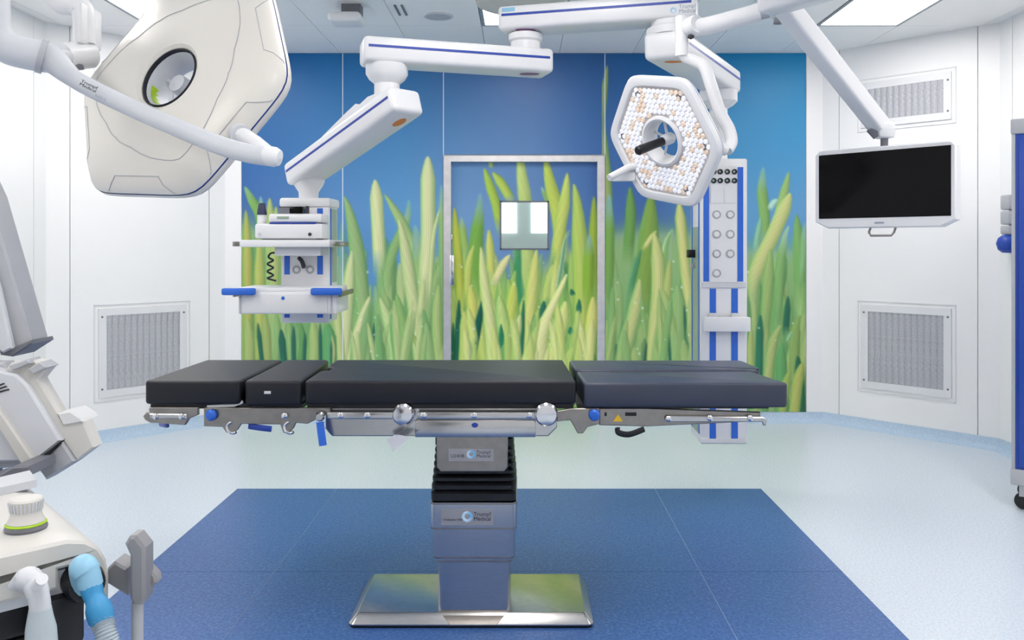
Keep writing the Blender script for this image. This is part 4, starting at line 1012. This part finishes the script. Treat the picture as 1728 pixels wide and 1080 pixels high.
G().tube(spline([e, (e.x, e.y + .02, e.z + .12), (-1.15, 1.9, 2.33)], 5), .03, 14).fin('arm_link', M_['lgrey'], s2)
G().tube(spline([e2, (-1.2, 2.05, 2.2), (-1.15, 1.95, 2.33)], 5), .032, 14).fin('arm_link', M_['white'], s2)
G().lathe([(.05, 2.28), (.06, 2.3), (.06, 2.84), (.13, 2.86), (.13, H)], Matrix.Translation((-1.15, 1.93, 0)), 28).fin('ceiling_mount', M_['white'], s2)

# ------------------------------------------------------------------ monitor on its arm
MC = Vector((1.567, 3.675, 1.652)); mx_ = Vector((.684, -.729, 0)).normalized(); mn = Vector((-mx_.y, mx_.x, 0)) * -1
if mn.y > 0: mn = -mn
FM = frame_of(MC, mx_, -mn, Vector((0, 0, 1)))        # x to its side, y away from the viewer
mo = thing('medical_monitor', 'white flat medical monitor with a dark screen, hanging from a slanted arm', 'monitor', (1.35, 2.65, H))
hw, hh = .308, .178
ol = [(-hw, hh - .02), (-hw + .02, hh), (hw - .02, hh), (hw, hh - .02), (hw, -hh + .03), (hw * .8, -hh), (-hw * .8, -hh), (-hw, -hh + .03)]
hs = G().prism([FM @ Vector((x, 0, z)) for x, z in ol], FM.to_3x3() @ Vector((0, .055, 0)), .006).fin('housing', M_['white'], mo)
G().b2((-hw + .02, -.002, -hh + .045), (hw - .02, .002, hh - .02), FM).fin('screen', M_['screen'], mo)
G().b2((-.03, -.001, -hh + .018), (.012, .001, -hh + .026), FM).fin('maker_mark', M_['inkgrey'], hs)
G().tube([FM @ Vector(v) for v in ((-.055, .02, -hh + .005), (-.055, .0, -hh - .02), (-.045, -.004, -hh - .034), (.045, -.004, -hh - .034), (.055, .0, -hh - .02), (.055, .02, -hh + .005))], .005, 10).fin('handle', M_['steel2'], mo)
tp = FM @ Vector((0, .03, hh + .04))
G().tube([FM @ Vector((0, .03, hh - .01)), tp], .016, 12).fin('swivel', M_['dgrey'], mo)
G().box(FM @ Vector((0, .03, hh + .07)), (.075, .075, .07), bev=.014).fin('arm_end', M_['white'], mo)
A = P(1312, -6, 3.2); B = FM @ Vector((-.02, .03, hh + .09))
beam(mo, 'spring_arm', A, B, .07, .085, .05, .04, stripe=0, bev=.014)
G().tube([B + Vector((-.02, -.02, -.045)), B + Vector((-.05, -.02, -.012))], .02, 10).fin('arm_stop', M_['dgrey'], mo)
ez = 2.33
G().tube([A + Vector((0, 0, -.05)), (A.x, A.y, ez + .09)], .05, 18).fin('joint', M_['white'], mo)
beam(mo, 'extension_arm', (A.x, A.y, ez), (1.35, 2.65, ez), .11, .1, .06, .06, stripe=0)
G().lathe([(.06, ez), (.06, 2.84), (.12, 2.86), (.12, H)], Matrix.Translation((1.35, 2.65, 0)), 28).fin('ceiling_mount', M_['white'], mo)

# ------------------------------------------------------------------ anaesthesia machine
BZ = 1.02
B0 = ray_plane(184, 897, (0, 0, BZ), (0, 0, 1)); uu = Vector((.734, .68, 0)).normalized(); vv = Vector((-uu.y, uu.x, 0))
FA = frame_of((B0.x, B0.y, 0), uu, vv, Vector((0, 0, 1)))
an = thing('anaesthesia_machine', 'white and grey anaesthesia machine with tilted display, valve knob and breathing hose ports', 'medical machine', FA @ Vector((-.45, .22, 0)))
# hood: rounded shell over the ports
prof = [(-.75, .90), (-.75, BZ), (-.05, BZ), (-.028, BZ - .006), (-.012, BZ - .018), (-.003, BZ - .036), (0, BZ - .06), (0, .93), (-.022, .93), (-.022, .975), (-.035, .985), (-.06, .985), (-.06, .96), (-.75, .96)]
G().prism([FA @ Vector((x, 0, z)) for x, z in prof][::-1], FA.to_3x3() @ Vector((0, .37, 0)), .004).fin('hood', M_['machine'], an, ang=40)
G().b2((-.75, .012, .945), (-.03, .36, .98), FA).fin('fascia', M_['lgrey'], an)
G().b2((-.75, .03, .9), (-.03, .34, .95), FA, .006).fin('port_block', M_['black'], an)
G().b2((-.75, .03, .78), (-.058, .3, .9), FA, .006).fin('port_block', M_['black'], an)
G().b2((-.75, .04, .64), (-.16, .3, .79), FA, .01).fin('absorber', M_['black'], an)
tr = G().b2((-.75, .05, .16), (-.38, .5, .9), FA, .02).fin('trolley', M_['white2'], an)
for x, y in ((-.7, .1), (-.43, .1), (-.7, .45), (-.43, .45)):
    G().lathe([(.055, -.02), (.06, -.014), (.06, .014), (.055, .02)], FA @ Matrix.Translation((x, y, .061)) @ Matrix.Rotation(math.pi / 2, 4, 'X'), 20).fin('caster', M_['dgrey'], an)
    G().b2((x - .03, y - .03, .1), (x + .03, y + .03, .17), FA).fin('caster_fork', M_['grey'], an)
# pressure valve knob
kc = ray_plane(44, 893, (0, 0, BZ), (0, 0, 1)); FK = Matrix.Translation(kc) @ Matrix.Scale(.84, 4)
G().lathe([(.03, 0), (.031, .004), (.029, .009)], FK, 28).fin('valve_scale', M_['dgrey'], an)
G().lathe([(.0295, .009), (.030, .0105), (.0285, .0125)], FK, 28).fin('valve_ring', M_['lime'], an)
kb = G().lathe([(.0275, .013), (.024, .02), (.0215, .03), (.0235, .042), (.0245, .047), (.022, .05), (.012, .051)], FK, 28).fin('valve_knob', M_['machine'], an)
for k in range(28):
    a = 2 * math.pi * k / 28; G().tube([FK @ Vector((.0222 * math.cos(a), .0222 * math.sin(a), .03)), FK @ Vector((.0245 * math.cos(a), .0245 * math.sin(a), .045))], .0012, 5).fin('grip_rib', M_['lgrey'], kb)
wg = [ray_plane(x, y, (0, 0, BZ), (0, 0, 1)) for x, y in ((-60, 850), (62, 822), (50, 806), (-60, 832))]
G().prism(wg, (0, 0, .012)).fin('top_plate', M_['lgrey'], an)
# breathing ports on the fascia side
def port(px, py): return ray_plane(px, py, FA @ Vector((0, .012, 0)), vv)
nv = -vv
pp = port(136, 976)
G().lathe([(.024, -.03), (.025, .016), (.022, .03), (.017, .032)], axis_frame(pp, nv), 24).fin('port_collar', M_['black'], an)
G().b2((-.085, -.004, .885), (-.03, .04, .95), FA, .006).fin('port_body', M_['black'], an)
q0 = pp + nv * .025
G().tube(spline([q0, P(140, 958, 1.06), P(148, 968, 1.055), P(153, 988, 1.055)], 6), [.0165] * 12 + [.0145] * 7, 16).fin('elbow_connector', M_['skyblue'], an)
hb = spline([P(152, 984, 1.055), P(158, 1005, 1.05), P(164, 1020, 1.045), P(170, 1040, 1.04), P(172, 1048, 1.04)], 5)
G().tube(hb, [v * .86 for v in (.0135, .0145, .015, .015, .0145, .014, .0138, .0136, .014, .0148, .016, .0172, .0178, .018, .018, .0175, .0175, .0172, .017, .0165, .016)][:len(hb)], 16).fin('hose_cuff', M_['hoseblue'], an)
hp_ = spline([P(171, 1042, 1.04), P(180, 1075, 1.03), P(195, 1150, 1.03), P(170, 1240, 1.04), P(60, 1290, 1.1)], 22)
G().tube(hp_, [.011 + .0025 * (i % 2) for i in range(len(hp_))], 12).fin('corrugated_hose', M_['hose'], an)
w1 = port(48, 985)
G().tube(spline([w1 + nv * -.01, P(48, 978, 1.0), P(58, 985, .99), P(66, 1010, .985), P(68, 1030, .985)], 6), [.015] * 8 + [.0125] * 9 + [.0115] * 8, 16).fin('mask_elbow', M_['lgrey'], an)
G().tube([P(62, 988, .98), P(71, 977, .965)], .0065, 14).fin('sample_port', M_['white'], an)
G().tube([P(20, 990, 1.0), P(42, 975, .995)], [.005, .012], 12).fin('mask_elbow', M_['lgrey'], an)
G().tube([P(68, 1026, .985), P(68, 1042, .985), P(69, 1060, .985), P(70, 1100, .985)], [.012, .014, .0165, .018], 16).fin('filter_cuff', M_['hose'], an)
G().tube(spline([P(70, 1100, .985), P(70, 1200, 1.0), P(20, 1300, 1.1)], 20), [.011 + .0025 * (i % 2) for i in range(41)], 12).fin('corrugated_hose', M_['hose'], an)
# hose bracket with pole
G().prism([P(180, 960, 1.13), P(192, 948, 1.13), P(214, 960, 1.12), P(214, 1006, 1.12), P(180, 985, 1.13)], (0, .035, 0), .003).fin('bracket_arm', M_['mgrey'], an)
G().prism([P(209, 919, 1.1), P(218, 905, 1.1), P(228, 905, 1.1), P(244, 925, 1.1), P(244, 1012, 1.1), P(238, 1022, 1.1), P(226, 1022, 1.1), P(218, 1012, 1.1), P(218, 938, 1.1)], (0, .03, 0), .004).fin('bracket_handle', M_['mgrey'], an)
G().prism([P(243, 952, 1.12), P(262, 972, 1.12), P(264, 984, 1.12), P(252, 996, 1.12), P(243, 998, 1.12)], (0, .02, 0), .003).fin('bracket_hook', M_['mgrey'], an)
pt = P(232, 1015, 1.115)
G().tube([pt, (pt.x, pt.y, .35)], .0075, 12).fin('pole', M_['grey'], an)
G().tube([(pt.x, pt.y, .36), FA @ Vector((-.4, .2, .36))], .0075, 12).fin('pole_foot', M_['grey'], an)
# tilted display unit
d0, d1 = 1.5, 1.545
du = G().px([(-90, 640), (-30, 616), (8, 628), (26, 632), (44, 648), (103, 744), (58, 780), (-90, 780)], d0, d1, .004).fin('display_unit', M_['lgrey'], an)
G().px([(-90, 650), (-20, 612), (6, 612), (20, 634), (42, 654), (105, 743), (128, 779), (78, 810), (60, 785), (-90, 800)], d0 + .02, d1 + .01, .004).fin('display_back', M_['grey'], an)
G().px([(-20, 668), (0, 694), (56, 776), (40, 793), (0, 729), (-20, 700)], d0 - .012, d0 + .05, .003).fin('display_edge', M_['machine'], an)
G().px([(4, 629), (18, 612), (50, 606), (82, 618), (64, 640), (107, 718), (96, 700), (140, 708), (159, 755), (129, 778), (104, 742), (44, 646), (24, 631)], d0 + .012, d1 + .0, .003).fin('side_cover', M_['machine'], an)
G().px([(96, 698), (118, 694), (136, 706), (140, 712), (106, 718)], d0 + .008, d1 + .02, .002).fin('cover_step', M_['white2'], an)
G().px([(104, 746), (126, 779), (77, 810), (60, 786)], d0 + .005, d1, .003).fin('lower_panel', M_['grey'], an)
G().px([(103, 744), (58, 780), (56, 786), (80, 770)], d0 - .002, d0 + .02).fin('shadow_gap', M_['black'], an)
for poly in ([(14, 617), (46, 606), (51, 613), (20, 626)], [(45, 624), (66, 611), (80, 620), (56, 632)]):
    G().px(poly, d0 - .0, d0 + .04, .002).fin('button', M_['grey'], an)
for k in range(3): G().px([(-10, 652 + 5 * k), (6 + 4 * k, 646 + 5 * k), (8 + 4 * k, 648 + 5 * k), (-10, 656 + 5 * k)], d0 - .001, d0 + .01).fin('vent_slot', M_['ink'], an)
G().px([(-40, 812), (0, 800), (20, 788), (50, 786), (52, 802), (0, 826), (-40, 840)], 1.42, 1.5, .003).fin('cable_tray', M_['dgrey'], an)
cp = P(-20, 760, 1.55)
G().tube([(cp.x, 1.56, cp.z - .02), FA @ Vector((-.5, .42, .85))], .03, 14).fin('display_arm', M_['dgrey'], an)
# upper screen, seen edge-on
sc = G().px([(-60, 240), (-18, 330), (52, 572), (50, 583), (14, 600), (-30, 590), (-90, 420)], 1.6, 1.66, .004).fin('screen_back', M_['grey'], an)
G().px([(-30, 420), (-4, 480), (20, 588), (4, 596), (-40, 560)], 1.585, 1.6, .003).fin('screen_bezel', M_['lgrey'], an)
G().px([(0, 590), (18, 588), (52, 574), (54, 580), (20, 602), (0, 599)], 1.592, 1.668, .002).fin('screen_edge', M_['dgrey'], an)
G().tube([P(-40, 590, 1.64), P(-40, 680, 1.56)], .025, 12).fin('screen_arm', M_['dgrey'], an)

# ------------------------------------------------------------------ blue cabinet and wall dispenser
o = Vector((2.60, 4.47, 0)); sd = Vector((.56, .83, 0)).normalized(); fd = Vector((sd.y, -sd.x, 0))
FC = frame_of(o, fd, sd, Vector((0, 0, 1)))
ca = thing('mobile_cabinet', 'tall royal blue cabinet with grey trim on casters by the side wall', 'cabinet', FC @ Vector((.24, .16, 0)))
G().b2((.012, .0, .2), (.47, .3, 1.99), FC, .004).fin('body', M_['cabblue'], ca)
G().b2((.03, -.014, .23), (.25, .001, 1.96), FC, .003).fin('door', M_['cabblue'], ca)
G().b2((.256, -.014, .23), (.455, .001, 1.96), FC, .003).fin('door', M_['cabblue'], ca)
for x in (.0, .47): G().b2((x - .004, -.004, .2), (x + .014, .304, 1.99), FC, .003).fin('corner_trim', M_['grey'], ca)
G().b2((-.008, -.012, 1.985), (.488, .31, 2.065), FC, .008).fin('top_cap', M_['grey'], ca)
G().b2((-.008, -.012, .13), (.488, .31, .215), FC, .008).fin('plinth', M_['grey'], ca)
for x, y in ((.05, .03), (.43, .03), (.05, .27), (.43, .27)):
    G().lathe([(.04, -.014), (.044, -.01), (.044, .01), (.04, .014)], FC @ Matrix.Translation((x, y, .045)) @ Matrix.Rotation(math.pi / 2, 4, 'X'), 18).fin('caster', M_['black'], ca)
    G().b2((x - .02, y - .02, .07), (x + .02, y + .02, .135), FC).fin('caster_fork', M_['grey'], ca)
wy = 5.58
dp = thing('wall_dispenser', 'grey wall dispenser with a round blue bottle under it beside the cabinet', 'dispenser', (CDR[0], wy, 1.35))
def dz(py): return CAMH - (py - VY) * wy / FPX
for a, b in ((329, 354), (356, 379), (381, 396)):
    G().b2((3.185, wy - .06, dz(b)), (CDR[0], wy + .04, dz(a)), bev=.012).fin('housing', M_['grey'], dp)
G().b2((3.24, wy - .05, dz(428)), (CDR[0], wy + .03, dz(330))).fin('back_plate', M_['lgrey'], dp)
G().lathe([(.0, -.062), (.03, -.06), (.055, -.04), (.066, 0), (.055, .035), (.03, .055), (.0, .06)], Matrix.Translation((3.2, wy - .02, dz(411))), 20, caps=False).fin('bottle', M_['cabblue'], dp)
